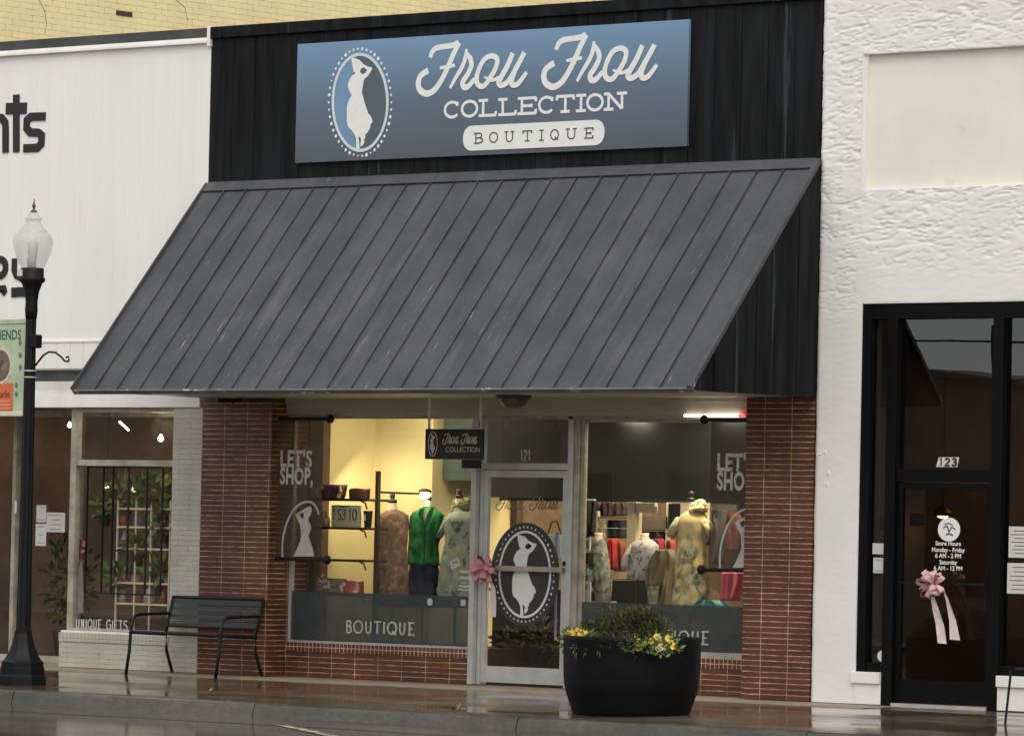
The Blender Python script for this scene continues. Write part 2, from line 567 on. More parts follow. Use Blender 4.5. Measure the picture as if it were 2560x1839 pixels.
def sheet(name, pts, m, kind='structure', sub=0):
    b = MB(); b.add(pts, [tuple(range(len(pts)))])
    return tag(b.build(name, m), kind=kind)


sheet('ground', [(-400, -400, -0.36), (400, -400, -0.36), (400, 400, -0.36), (-400, 400, -0.36)], mat('distant ground', (0.08, 0.075, 0.065), 0.6, 0.2))
b = MB()
# pavement slabs with tooled joints: the sheet sags a touch at each joint
xs = [-9+i*1.52 for i in range(18)]
for i in range(len(xs)-1):
    for (ya, yb) in ((-0.60, -1.98), (-1.98, KY+0.10)):
        g = 0.006
        b.box(xs[i]+g, xs[i+1]-g, yb+g, ya-g, -0.30, 0)
bv = b.v
b.v = [(x, y, z if z < -0.1 else SLOPE*y) for x, y, z in bv]
tag(b.build('pavement', M['sidewalk']), kind='structure')
b = MB(); b.add([(-9, -0.6, -0.018-0.008), (18, -0.6, -0.026), (18, KY+0.1, ZK-0.008), (-9, KY+0.1, ZK-0.008)], [(0, 1, 2, 3)])
tag(b.build('pavement_joints', mat('dark joint dirt', (0.03, 0.025, 0.02), 0.5, 0.2)), kind='structure')
# dry apron along the shop fronts
b = MB()
b.add([(-9, 0.9, 0.004), (-9, -0.60, -0.012), (8.6, -0.60, -0.012), (8.6, 0.9, 0.004), (-9, -0.60, -0.3), (8.6, -0.60, -0.3)], [(0, 1, 2, 3), (1, 4, 5, 2)])
tag(b.build('apron', M['concrete_dry']), kind='structure')
b = MB()
b.add([(8.6, 0.9, 0.004), (8.6, -0.60, -0.016), (18, -0.60, -0.016), (18, 0.9, 0.004), (8.6, -0.60, -0.3), (18, -0.60, -0.3)], [(0, 1, 2, 3), (1, 4, 5, 2)])
tag(b.build('apron', M['sidewalk']), kind='structure')
# kerb with rounded nose, cast in lengths
b = MB()
x = -9.0
lens = [3.05]*9
for L in lens:
    z = ZK
    prof = [(KY+0.095, -0.30), (KY+0.095, z+.001), (KY+0.02, z-0.002), (KY-0.01, z-0.014), (KY-0.022, z-0.04), (KY-0.05, z-0.13), (KY-0.05, -0.34)]
    b.prism_x(prof, x+0.006+0.79, x+L-0.006+0.79)
    x += L
tag(b.build('kerb', M['kerb'], smooth=False), kind='structure')
zg = ZK-0.125
b = MB(); b.add([(-30, KY-0.04, zg), (30, KY-0.04, zg), (30, KY-0.75, zg-0.03), (-30, KY-0.75, zg-0.03)], [(0, 1, 2, 3)])
tag(b.build('gutter', M['gutter']), kind='structure')
zr = zg-0.032
b = MB(); b.add([(-120, KY-0.74, zr), (120, KY-0.74, zr), (120, -27, zr), (-120, -27, zr)], [(0, 1, 2, 3)])
tag(b.build('road', M['road']), kind='structure')


def on_plane(px, py, z0):
    u = (px-1280)/FOC; v = -(py-919.5)/FOC
    d = Fw + cam_x*u + cam_y*v
    t = (z0-CAM.z)/d.z
    return CAM + d*t


pa = on_plane(660, 1803, zr); pb = on_plane(835, 1840, zr)
dr = (pb-pa); dr.z = 0; dr.normalize()
pa = pa - dr*0.2; pe = pa + dr*6
nn = Vector((-dr.y, dr.x, 0))*0.05
b = MB(); b.add([Vector((*(pa+nn).xy, zr+0.005)), Vector((*(pa-nn).xy, zr+0.005)), Vector((*(pe-nn).xy, zr+0.005)), Vector((*(pe+nn).xy, zr+0.005))], [(0, 1, 2, 3)])
tag(b.build('parking_line', M['paint_line']), kind='structure')
b = MB(); b.add([(-120, -27, zr+0.12), (120, -27, zr+0.12), (120, -60, zr+0.12), (-120, -60, zr+0.12)], [(0, 1, 2, 3)])
tag(b.build('far_pavement', mat('far pavement', (0.2, 0.18, 0.15), 0.5, 0.2)), kind='structure')


# ------------------------------------------------------------------ lettering
def text_mb(s, x, z, size, y, xs=1.0, bold=0.0, depth=0.003, align='LEFT', space=1.0, line=1.0):
    cu = bpy.data.curves.new('txt', 'FONT')
    cu.body = s; cu.size = 1.0; cu.align_x = align; cu.offset = bold
    cu.space_character = space; cu.space_line = line
    cu.resolution_u = 3
    o = bpy.data.objects.new('txt', cu)
    scene.collection.objects.link(o)
    dg = bpy.context.evaluated_depsgraph_get()
    me = bpy.data.meshes.new_from_object(o.evaluated_get(dg))
    mb = MB()
    n = len(me.vertices)
    vs = [(x+v.co.x*size*xs, y, z+v.co.y*size) for v in me.vertices]
    fs = [tuple(p.vertices) for p in me.polygons]
    mb.add(vs, fs)
    bpy.data.objects.remove(o); bpy.data.curves.remove(cu); bpy.data.meshes.remove(me)
    return mb


def arcp(cx, cy, rx, ry, a0, a1, n=20):
    return [(cx+rx*cos(radians(a0+(a1-a0)*i/n)), cy+ry*sin(radians(a0+(a1-a0)*i/n))) for i in range(n+1)]


LET = {
    'C': ([arcp(.5, .5, .5, .5, 48, 318)], [[(.86, .72), (.86, 1.0)]]),
    'O': ([arcp(.5, .5, .5, .5, 90, 450)], []),
    'Q': ([arcp(.5, .5, .5, .5, 90, 450), [(.55, .25), (.98, -.04)]], []),
    'L': ([[(.28, 0), (.28, 1)], [(.05, 0), (1, 0)]], [[(.03, 1), (.53, 1)], [(.98, 0), (.98, .26)]]),
    'E': ([[(.22, 0), (.22, 1)], [(.0, 0), (1, 0)], [(.0, 1), (1, 1)], [(.22, .5), (.72, .5)]], [[(.98, 0), (.98, .26)], [(.98, 1), (.98, .76)], [(.74, .38), (.74, .62)]]),
    'T': ([[(.5, 0), (.5, 1)], [(0, 1), (1, 1)]], [[(.25, 0), (.75, 0)], [(.02, 1), (.02, .75)], [(.98, 1), (.98, .75)]]),
    'I': ([[(.5, 0), (.5, 1)]], [[(0, 1), (1, 1)], [(0, 0), (1, 0)]]),
    'N': ([[(.2, 0), (.2, 1)], [(.2, 1), (.8, 0)], [(.8, 0), (.8, 1)]], [[(0, 0), (.42, 0)], [(0, 1), (.24, 1)], [(.58, 1), (1.02, 1)]]),
    'B': ([[(.2, 0), (.2, 1)], [(.2, 1), (.6, 1), (.82, .9), (.82, .64), (.6, .53), (.2, .53)], [(.6, .53), (.92, .42), (.92, .12), (.65, 0), (.2, 0)]], [[(0, 0), (.3, 0)], [(0, 1), (.3, 1)]]),
    'U': ([[(.17, 1), (.17, .38)]+arcp(.5, .38, .33, .38, 180, 360, 12)+[(.83, 1)]], [[(0, 1), (.36, 1)], [(.64, 1), (1, 1)]]),
    'G': ([arcp(.5, .5, .5, .5, 48, 340)+[(.97, .5), (.6, .5)]], []),
    'F': ([[(.1, 0), (.1, 1)], [(.1, 1), (.9, 1)], [(.1, .52), (.7, .52)]], []),
    'S': ([arcp(.5, .76, .38, .24, 30, 250, 14)+arcp(.5, .25, .42, .25, 80, -140, 14)], []),
    '1': ([[(.2, .8), (.5, 1), (.5, 0)]], []),
    '2': ([arcp(.5, .72, .38, .28, 170, -30, 10)+[(.1, 0), (.95, 0)]], []),
    '3': ([arcp(.45, .75, .36, .25, 160, -80, 10)+arcp(.45, .26, .42, .26, 80, -160, 10)], []),
}


def letters(mb, items, y, w, slab=True, depth=0.004):
    """items = [(char, x0, x1, z0, z1)]"""
    for ch, x0, x1, z0, z1 in items:
        a, b_ = LET[ch]
        for k, st in enumerate(a + (b_ if slab else [])):
            P = [(x0+p[0]*(x1-x0), z0+p[1]*(z1-z0)) for p in st]
            closed = ch in 'OQ' and k == 0
            if closed: P = P[:-1]
            mb.ribbon(P, w, y, depth, closed=closed)
            if closed: pass
    return mb


# ------------------------------------------------------------------ the boutique
BX = 3.6576
shop = thing('shop_building', 'single storey brick storefront with black metal upper wall and lit display windows', 'shop building', (BX, 0, 0))
b = MB()
for i in range(25):
    x0 = i*0.3028
    b.box(x0+0.003, x0+0.2998, 0.0+random.uniform(0, 0.002), 0.02, 2.76, 6.335)
b.box(0, 7.57, 0.016, 0.28, 2.755, 6.34)
b.build('upper_wall', M['black_siding'], shop)
b = MB(); b.box(-0.01, 7.575, -0.035, 0.34, 6.34, 6.455)
b.build('coping', M['black_siding'], shop, bevel=0.006)
b = MB()
for i in range(1):
    b.box(-0.03, 0.012, -0.04, 0.02, 6.26, 6.46)
b.build('corner_cap', M['trim_white'], shop, bevel=0.004)
b = MB(); b.box(0.0, 7.57, 0.34, 14, 6.0, 6.1); b.build('roof', M['dark_flashing'], shop)
b = MB(); b.box(-0.02, 0.06, 0.5, 14, 0, 6.0); b.box(7.50, 7.56, 0.5, 14, 0, 6.0); b.box(0, 7.57, 13.9, 14, 0, 6.0)
b.build('side_wall', M['brown_in'], shop)
# piers
b = MB(); b.box(0.0, 0.942, 0.0, 0.55, 0.0, 2.70); b.build('brick_pier', M['red_brick'], shop)
b = MB(); b.box(6.80, 7.562, 0.0, 0.55, 0.0, 2.735); b.build('brick_pier', M['red_brick'], shop)
# bulkheads under the windows
WY = 0.30
for (x0, x1, zt) in ((0.942, 3.335, 0.335), (4.64, 6.80, 0.335)):
    b = MB(); b.box(x0, x1, WY-0.02, WY+0.2, 0.0, zt-0.085); b.build('brick_bulkhead', M['red_brick'], shop)
    b = MB(); b.box(x0, x1, WY-0.035, WY+0.2, zt-0.085, zt); b.build('soldier_course', M['soldier_brick'], shop, bevel=0.003)
# header beam
b = MB()
b.box(0.942, 6.80, WY-0.10, WY+0.12, 2.575, 2.85)
b.box(0.942, 6.80, WY-0.115, WY-0.098, 2.70, 2.75)
b.build('header_beam', M['beige_paint'], shop, bevel=0.003)
b = MB(); b.box(0.942, 6.80, WY-0.06, WY-0.02, 2.545, 2.575); b.build('header_trim', M['aluminium_old'], shop)


def framed(name, x0, x1, z0, z1, y, t, mt, parent, gmat, d=0.05, pane=True, tl=None, tr=None, tt=None, tb=None):
    tl = t if tl is None else tl; tr = t if tr is None else tr; tt = t if tt is None else tt; tb = t if tb is None else tb
    b = MB()
    b.box(x0, x0+tl, y-d/2, y+d/2, z0, z1); b.box(x1-tr, x1, y-d/2, y+d/2, z0, z1)
    b.box(x0+tl, x1-tr, y-d/2+.002, y+d/2-.002, z0, z0+tb); b.box(x0+tl, x1-tr, y-d/2+.002, y+d/2-.002, z1-tt, z1)
    fr = b.build(name, mt, parent, bevel=0.002)
    g = None
    if pane:
        b = MB(); b.box(x0+tl, x1-tr, y-0.004, y+0.004, z0+tb, z1-tt)
        g = b.build('pane', gmat, fr)
    return fr, g


win_l, _ = framed('window', 0.945, 3.335, 0.337, 2.573, WY+0.02, 0.03, M['aluminium'], shop, M['glass'], tb=0.02, tr=0.0, tt=0.012)
win_r, _ = framed('window', 4.63, 6.80, 0.337, 2.573, WY+0.02, 0.045, M['aluminium_old'], shop, M['glass'], tb=0.06, tt=0.055)
# door case
b = MB()
b.box(3.335, 3.395, WY-0.07, WY+0.09, 0.004, 2.573)      # left post
b.box(3.40, 3.445, WY-0.01, WY+0.09, 0.004, 2.08)
b.box(4.515, 4.57, WY-0.06, WY+0.09, 0.004, 2.573)       # right post
b.box(3.395, 4.515, WY-0.058, WY+0.088, 2.065, 2.125)    # transom bar
b.box(3.395, 4.515, WY-0.05, WY+0.08, 2.545, 2.573)
b.box(3.335, 3.395, WY-0.085, WY-0.07, 2.05, 2.15)
dc = b.build('door_case', M['aluminium'], shop, bevel=0.003)
b = MB(); b.box(4.572, 4.628, WY-0.03, WY+0.09, 0.30, 2.573); b.build('mullion', M['aluminium_old'], shop)
b = MB(); b.box(3.395, 4.515, WY+0.02, WY+0.028, 2.125, 2.545); b.build('transom_pane', M['glass'], shop)
mb = MB()
x = W(1297, 1148, WY).x
for ch, xx in (('1', 0), ('2', 0.045), ('1', 0.095)):
    letters(mb, [(ch, x+xx, x+xx+0.038, 2.15, 2.25)], WY+0.017, 0.009, False)
mb.build('house_number', M['ghost_white'], shop)
DECAL = True
# door
dl, dr_, dz0, dz1 = 3.452, 4.512, 0.03, 2.055
door, _ = framed('entrance_door', dl, dr_, dz0, dz1, WY+0.01, 0.075, M['aluminium'], shop, M['glass'], d=0.045, tb=0.155, tl=0.05, tr=0.085, tt=0.065)
za = W(1320, 1428, WY-0.05).z; zb = W(1320, 1418, WY-0.05).z
b = MB()
b.box(dl+0.22, dr_-0.03, WY-0.075, WY-0.05, za, zb+0.012)
b.box(dl+0.23, dl+0.26, WY-0.05, WY-0.01, za, zb); b.box(dr_-0.06, dr_-0.03, WY-0.05, WY-0.01, za, zb)
b.build('push_bar', M['aluminium_old'], door, bevel=0.003)
b = MB(); b.lathe([(0.024, 0), (0.024, 0.012), (0.01, 0.014)], (0, 0, 0), 14)
b.v = [(4.47+v[0], WY-0.015-v[2], 1.18+v[1]) for v in b.v]
b.build('lock', M['black_metal'], door)

# --- emblem, drawn once in its own units and placed on the sign and the door
FIG = [(378,310),(430,322),(470,335),(495,362),(520,390),(570,415),(622,430),(625,445),(600,490),(575,530),(535,565),(522,590),(515,640),(505,690),(503,740),(520,800),(540,870),(560,930),(578,980),(600,1000),(615,1030),(628,1070),(625,1090),(605,1110),(600,1150),(575,1200),(545,1230),(540,1270),(528,1290),(530,1330),(510,1360),(485,1378),(487,1330),(495,1290),(480,1260),(460,1252),(464,1290),(470,1340),(474,1400),(435,1400),(436,1340),(430,1270),(418,1235),(380,1180),(340,1140),(325,1090),(322,1000),(325,900),(335,850),(360,795),(382,765),(365,730),(345,690),(333,655),(340,610),(360,560),(385,525),(415,508),(425,490),(405,480),(395,430),(382,370)]
HOLE = [(480,480),(492,445),(520,425),(545,438),(568,460),(545,490),(512,508)]


def emblem(parent, fn, y, ringw, dots_r, m_fig, m_ring, m_dark=None, m_light=None, m_oval=None, m_dots=None):
    """fn maps emblem units to (x, z)"""
    E = lambda rx, ry, a0=0, a1=360, n=64: [(480+rx*cos(radians(a0+(a1-a0)*i/n)), 845+ry*sin(radians(a0+(a1-a0)*i/n))) for i in range(n+1)]
    if m_oval:
        b = MB(); b.prism([fn(*p) for p in E(445, 700)[:-1]], y-0.0012, y); b.build('oval_backing', m_oval, parent)
    if m_dark:
        b = MB(); b.prism([fn(*p) for p in E(318, 568)[:-1]], y-0.002, y); b.build('oval_field', m_dark, parent)
    if m_light:
        pl = [p for p in E(317, 566, 95, 262, 40)]
        pl = pl[::-1] if pl[0][1] < pl[-1][1] else pl
        body = [(400, 500), (380, 560), (400, 700), (400, 800), (380, 1000), (400, 1200), (440, 1390)]
        pts = [(440, 285)] + [(480+317*cos(radians(a)), 845-566*sin(radians(a))) for a in range(98, 264, 6)] + body[::-1]
        b = MB(); b.prism([fn(*p) for p in pts], y-0.0035, y); b.build('oval_left_field', m_light, parent)
    b = MB(); b.prism([fn(*p) for p in FIG], y-0.006, y); b.build('figure', m_fig, parent)
    b = MB(); b.prism([fn(*p) for p in HOLE], y-0.0075, y)
    b.build('figure_gap', m_dark or M['dark_in'], parent)
    b = MB(); b.ribbon([fn(*p) for p in E(327, 575)[:-1]], ringw, y-0.004, 0.004, closed=True); b.build('ring', m_ring, parent)
    n = 46
    for i in range(n):
        b = MB()
        a = 2*pi*i/n
        cx, cz = fn(480+375*cos(a), 845+640*sin(a))
        r = dots_r*random.uniform(0.7, 1.15)
        k = random.choice((3, 4, 5)); a0 = random.uniform(0, 6)
        b.prism([(cx+r*cos(a0+2*pi*j/k), cz+r*1.15*sin(a0+2*pi*j/k)) for j in range(k)], y-0.0045, y)
        b.build('bead', m_dots or m_ring, parent)


def door_fn(u, v):
    c = W(1150+582*.2762, 1300+488*.2762, WY-0.005)
    return (c.x+(u-480)/327*62/198.0, c.z-(v-845)/575*104/257.0)


emblem(door, door_fn, WY+0.004, 0.022, 0.011, M['white_vinyl'], M['white_vinyl'], None, None, veil_mat('dark door vinyl', (0.045, 0.045, 0.042), 0.9))

# vinyl bands and words on the glass
for (win, x0, x1, words) in ((win_l, 0.975, 3.335, True), (win_r, 4.675, 6.79, True)):
    zt = 0.84
    b = MB(); b.box(x0, x1, WY+0.009, WY+0.012, 0.36 if win is win_l else 0.40, zt if win is win_l else 0.825)
    b.build('vinyl_band', M['band_vinyl'], win)
mb = MB()
xa, xb = W(864, 1565, WY).x, W(1036, 1565, WY).x
zc = W(950, 1583, WY).z; hh = 28/257
wd = [('B', .75), ('O', 1.1), ('U', .9), ('T', .8), ('I', .3), ('Q', 1.1), ('U', .9), ('E', .75)]
tot = sum(w for _, w in wd)+0.32*7


def word_thin(mb, xa, xb, z0, h, y, w):
    s = (xb-xa)/tot; x = xa; it = []
    for ch, ww in wd:
        it.append((ch, x, x+ww*s, z0, z0+h)); x += (ww+0.32)*s
    letters(mb, it, y, w, False)


word_thin(mb, xa, xb, zc, 0.115, WY+0.002, 0.013)
mb.build('window_lettering', M['ghost_white'], win_l)
mb = MB()
xe = W(1771, 1600, WY).x
word_thin(mb, xe-(xb-xa), xe, W(1720, 1608, WY).z, 0.115, WY+0.002, 0.013)
mb.build('window_lettering', M['ghost_white'], win_r)

# ghosted script lettering on the door glass
SC = lambda pts: [(p[0], p[1]) for p in pts]
FROU = {
 'F1': ([(242,240),(262,190),(300,162),(370,150),(430,140),(470,112)], [30, 34, 36, 34, 36, 26]),
 'F2': ([(478,122),(430,215),(385,320),(330,430),(275,505),(215,533),(162,505),(146,450),(165,390),(226,345)], [34, 38, 38, 38, 40, 42, 42, 42, 40, 40]),
 'F3': ([(322,326),(385,314),(442,304)], [20, 24, 22]),
 'r1': ([(404,490),(450,405),(500,320),(528,245),(537,172)], [20, 28, 32, 32, 18]),
 'r2': ([(532,200),(568,250),(576,310),(545,380),(508,440),(515,478),(550,476),(604,415)], [22, 34, 36, 36, 38, 38, 36, 30]),
 'o1': ([(745,228),(690,250),(650,310),(620,400),(632,462),(680,470),(730,405),(775,325),(785,255)], 34),
 'o2': ([(682,400),(712,412),(750,425),(806,400)], [12, 18, 22, 22]),
 'u1': ([(913,208),(870,310),(822,395),(800,445),(826,466),(880,430),(940,330),(1008,202)], [36, 38, 38, 38, 36, 36, 38, 36]),
 'u2': ([(940,335),(905,425),(914,462),(960,450),(1025,362)], [30, 34, 36, 34, 26]),
}


def frou(mb, fn, y, wscale):
    for k, (pts, w) in FROU.items():
        P = [Vector(fn(*p)) for p in pts]
        ww = [x*wscale for x in w] if isinstance(w, list) else w*wscale
        mb.ribbon(P, ww, y, 0.004, closed=(k == 'o1'), smooth=5)


gq = lambda x, y: (W(1150+(365+(x-140)*.338)*.2455, 950+(1188+(y+.062*x-150)*.34)*.2455, WY+.03).x, W(1150+(365+(x-140)*.338)*.2455, 950+(1188+(y+.062*x-150)*.34)*.2455, WY+.03).z)
mb = MB()
frou(mb, gq, WY+.028, .338*.2455/205*.45)
frou(mb, lambda x, y: gq(x+1020, y-63), WY+.028, .338*.2455/205*.45)
mb.build('script_decal', mat('grey script decal', (.20, .17, .13), .7), door)

# ------------------------------------------------------------------ the big sign
SY = -0.045
sg0, sg1 = 1.20, 6.075
sign = thing('shop_sign', 'long blue to grey boutique sign with white script lettering above the awning', 'sign', ((sg0+sg1)/2, -0.02, 5.06))
m_, n_, p_ = base_mat('sign print blue fading to slate')
tc = n_.nodes.new('ShaderNodeTexCoord'); sp = n_.nodes.new('ShaderNodeSeparateXYZ'); n_.links.new(tc.outputs['Object'], sp.inputs[0])
nz = n_.nodes.new('ShaderNodeTexNoise'); nz.inputs['Scale'].default_value = 1.2; n_.links.new(tc.outputs['Object'], nz.inputs['Vector'])
ma = n_.nodes.new('ShaderNodeMath'); ma.operation = 'MULTIPLY_ADD'; ma.inputs[1].default_value = 0.15
n_.links.new(nz.outputs[0], ma.inputs[0]); n_.links.new(sp.outputs[2], ma.inputs[2])
mr = n_.nodes.new('ShaderNodeMapRange'); mr.inputs[1].default_value = 0.05; mr.inputs[2].default_value = 1.2
n_.links.new(ma.outputs[0], mr.inputs[0])
cr = n_.nodes.new('ShaderNodeValToRGB')
cr.color_ramp.elements[0].color = (0.085, 0.092, 0.115, 1)
cr.color_ramp.elements[1].color = (0.165, 0.285, 0.43, 1)
e = cr.color_ramp.elements.new(0.5); e.color = (0.105, 0.150, 0.205, 1)
n_.links.new(mr.outputs[0], cr.inputs[0]); n_.links.new(cr.outputs[0], p_.inputs['Base Color'])
p_.inputs['Roughness'].default_value = 0.45
M['sign_print'] = m_
b = MB(); b.box(sg0, sg1, SY+0.006, -0.004, 5.05, 6.225); b.build('board', M['sign_print'], sign, bevel=0.004)
Y0 = SY+0.004


def sfn(ox, oy, s):
    def f(x, y):
        p = W(ox+x*s, oy+y*s, SY)
        return (p.x, p.z)
    return f


emblem(sign, sfn(800, 80, .2087), Y0, 0.030, 0.017, M['white_vinyl'], mat('pale blue ring', (0.60, 0.70, 0.74), 0.5, 0.03), mat('slate field', (0.085, 0.115, 0.135), 0.5, 0.05), mat('steel blue field', (0.16, 0.28, 0.42), 0.5, 0.05), None, M['white_vinyl'])
f5 = sfn(1000, 70, .30864)
mb = MB(); frou(mb, f5, Y0, 0.30864/205)
mb.build('script_word', M['white_vinyl'], sign)
o0 = f5(404, 490); o1 = f5(1432, 432)
ddx, ddz = o1[0]-o0[0], 0.0
mb = MB(); frou(mb, lambda x, y: (f5(x, y)[0]*1.0+ddx, f5(x, y)[1]+ddz), Y0, 0.30864/205)
mb.build('script_word', M['white_vinyl'], sign)
its = []
zb_, zt_ = f5(560, 716)[1], f5(560, 594)[1]
for ch, x0, x1 in (('C', 362, 478), ('O', 500, 622), ('L', 630, 778), ('L', 788, 938), ('E', 952, 1102), ('C', 1125, 1245), ('T', 1265, 1408), ('I', 1424, 1503), ('O', 1515, 1638), ('N', 1650, 1832)):
    ax, bx = f5(x0, 640)[0], f5(x1, 640)[0]
    its.append((ch, ax, bx, zb_, zt_))
for it in its:
    mb = MB(); letters(mb, [it], Y0, 0.028, True); mb.build('letter', M['white_vinyl'], sign)
# pill
x0, x1 = f5(512, 900)[0], f5(1655, 850)[0]
z1, z0 = f5(640, 790)[1], f5(640, 992)[1]
r = 0.105
pts = []
for cx, cz, a0 in ((x1-r, z1-r, 0), (x0+r, z1-r, 90), (x0+r, z0+r, 180), (x1-r, z0+r, 270)):
    pts += [(cx+r*cos(radians(a0+a)), cz+r*sin(radians(a0+a))) for a in range(0, 91, 10)]
b = MB(); b.prism(pts, Y0-0.006, Y0); pill = b.build('capsule', M['white_vinyl'], sign)
its = []
for ch, x0, x1 in (('B', 602, 675), ('O', 728, 792), ('U', 850, 926), ('T', 997, 1070), ('I', 1130, 1166), ('Q', 1222, 1284), ('U', 1345, 1432), ('E', 1494, 1566)):
    c = (z0+z1)/2
    its.append((ch, f5(x0, 880)[0], f5(x1, 880)[0], c-0.049, c+0.045))
M['slate_letter'] = mat('slate lettering', (0.06, 0.07, 0.08), 0.5)
for it in its:
    mb = MB(); letters(mb, [it], Y0-0.008, 0.0115, True); mb.build('letter', M['slate_letter'], sign)

# ------------------------------------------------------------------ awning
aw = thing('awning', 'long grey standing seam metal awning sloping out over the boutique front', 'awning', (3.8, 0, 2.74))
A = Vector((0, 0.0, 4.865)); Bp = Vector((0, -1.84, 2.742))
dv = (Bp-A); LL = dv.length; dvn = dv/LL; nrm = Vector((0, dvn.z, -dvn.y)); nrm = nrm if nrm.z > 0 else -nrm


def slab(b, x0, x1, s0, s1, h0, h1):
    c = []
    for h in (h0, h1):
        for (x, s) in ((x0, s0), (x1, s0), (x1, s1), (x0, s1)):
            c.append(Vector((x, 0, 0))+A+dvn*s+nrm*h)
    b.add(c, [(0, 3, 2, 1), (4, 5, 6, 7), (0, 1, 5, 4), (1, 2, 6, 5), (2, 3, 7, 6), (3, 0, 4, 7)])


aw_mat, n_, p_ = base_mat('worn grey awning paint')
v = coords(n_)
f = noisef(n_, coords(n_, (1, 1, 1)), 1.8, 5)
c = mixc(n_, f, (0.056, 0.058, 0.063), (0.080, 0.082, 0.087))
c = mixc(n_, noisef(n_, v, 20, 6), mixc(n_, 0.10, c, (0, 0, 0)), c)
streak = noisef(n_, coords(n_, (16, 0.9, 0.9), (0.3, 0, 0.2)), 2.0, 8, 0.72, 0.615, 0.675)
big = noisef(n_, coords(n_, (0.55, 1, 1), (5.1, 2, 1)), 0.9, 3, 0.5, 0.53, 0.64)
mu = n_.nodes.new('ShaderNodeMath'); mu.operation = 'MULTIPLY'; n_.links.new(streak, mu.inputs[0]); n_.links.new(big, mu.inputs[1])
c = mixc(n_, mu.outputs[0], c, (0.42, 0.42, 0.43))
dull = noisef(n_, coords(n_, (3, 0.5, 0.5), (9, 2, 1)), 1.6, 6, 0.6, 0.56, 0.72)
mu2 = n_.nodes.new('ShaderNodeMath'); mu2.operation = 'MULTIPLY'; mu2.inputs[1].default_value = 0.22; n_.links.new(dull, mu2.inputs[0])
c = mixc(n_, mu2.outputs[0], c, (0.20, 0.20, 0.21))
n_.links.new(c, p_.inputs['Base Color']); p_.inputs['Roughness'].default_value = 0.6; p_.inputs['Specular IOR Level'].default_value = 0.3
M['awning_metal'] = aw_mat
b = MB()


def strip(b, xa, xb, s0, s1, h0, h1, n=16, jit=0.0022):
    rows = []
    ja = [random.uniform(-jit, jit) for _ in range(n+1)]; jb = [random.uniform(-jit, jit) for _ in range(n+1)]
    for k in range(n+1):
        s_ = s0+(s1-s0)*k/n
        hh = h1+random.uniform(-.0012, .0012)
        p = A+dvn*s_
        rows.append([Vector((xa+ja[k], 0, 0))+p+nrm*h0, Vector((xb+jb[k], 0, 0))+p+nrm*h0, Vector((xb+jb[k], 0, 0))+p+nrm*hh, Vector((xa+ja[k], 0, 0))+p+nrm*hh])
    b.loft(rows)


for i in range(25):
    x0 = 0.0+i*0.3015
    j = random.uniform(-.002, .002)
    strip(b, x0+0.007, x0+0.2925, 0.11, LL-0.01, 0.0, 0.012+j)
    strip(b, x0+0.2955, x0+0.3015, 0.10, LL-0.012, 0.0, 0.028)
b.build('roof_panel', M['awning_metal'], aw)
b = MB(); slab(b, 0.0, 7.54, 0.02, LL-0.02, -0.03, -0.004); b.build('roof_deck', M['black_siding'], aw)  # black deck in the panel gaps stands in for the seams' shade
b = MB()
for i in range(5):
    x0 = 0.0+i*1.524
    slab(b, x0+0.002, min(x0+1.522, 7.535), -0.02, 0.105, 0.0, 0.032)
b.build('top_flashing', M['awning_metal'], aw, bevel=0.002)
b = MB(); slab(b, 7.54, 7.60, 0.0, LL, 0.0, 0.040); b.build('rake_trim', M['awning_metal'], aw, bevel=0.003)
b = MB(); slab(b, -0.012, 0.006, 0.0, LL, -0.05, 0.045); b.build('rake_trim', M['dark_flashing'], aw, bevel=0.003)
b = MB(); slab(b, 0.0, 7.60, LL-0.008, LL+0.010, -0.035, 0.016)
b.build('drip_edge', mat('chipped awning edge', (0.12, 0.12, 0.125), 0.6, 0.2, 4, spots=((0.45, 0.43, 0.40), 4.5, 0.60, (1.2, 1, 3))), aw)
# right end cheek in upright boards
b = MB()
n = 6
for i in range(n):
    ya = -1.835+i*1.835/n+0.004; yb = -1.835+(i+1)*1.835/n-0.004
    za = 2.742+(ya+1.84)*2.123/1.84-0.02; zb2 = 2.742+(yb+1.84)*2.123/1.84-0.02
    b.prism_x([(ya, 2.732), (yb, 2.732), (yb, zb2), (ya, max(za, 2.738))], 7.555+.004*(i % 2), 7.578+.004*(i % 2))
b.prism_x([(-1.80, 2.737), (0, 2.737), (0, 4.79)], 7.53, 7.556)
b.build('end_panel', M['black_siding'], aw)
b = MB(); b.prism_x([(-1.80, 2.75), (-0.005, 2.75), (-0.005, 4.80)], 0.0, 0.02); b.build('end_panel', M['black_siding'], aw)
b = MB(); b.box(0.01, 7.52, -1.79, 0.19, 2.742, 2.762); b.build('soffit', M['beige_paint'], aw)

# ------------------------------------------------------------------ inside the boutique
PX = lambda px, py, X: None


def on_x(px, py, X):
    u = (px-1280)/FOC; v = -(py-919.5)/FOC
    d = Fw + cam_x*u + cam_y*v
    t = (X-CAM.x)/d.x
    return CAM + d*t


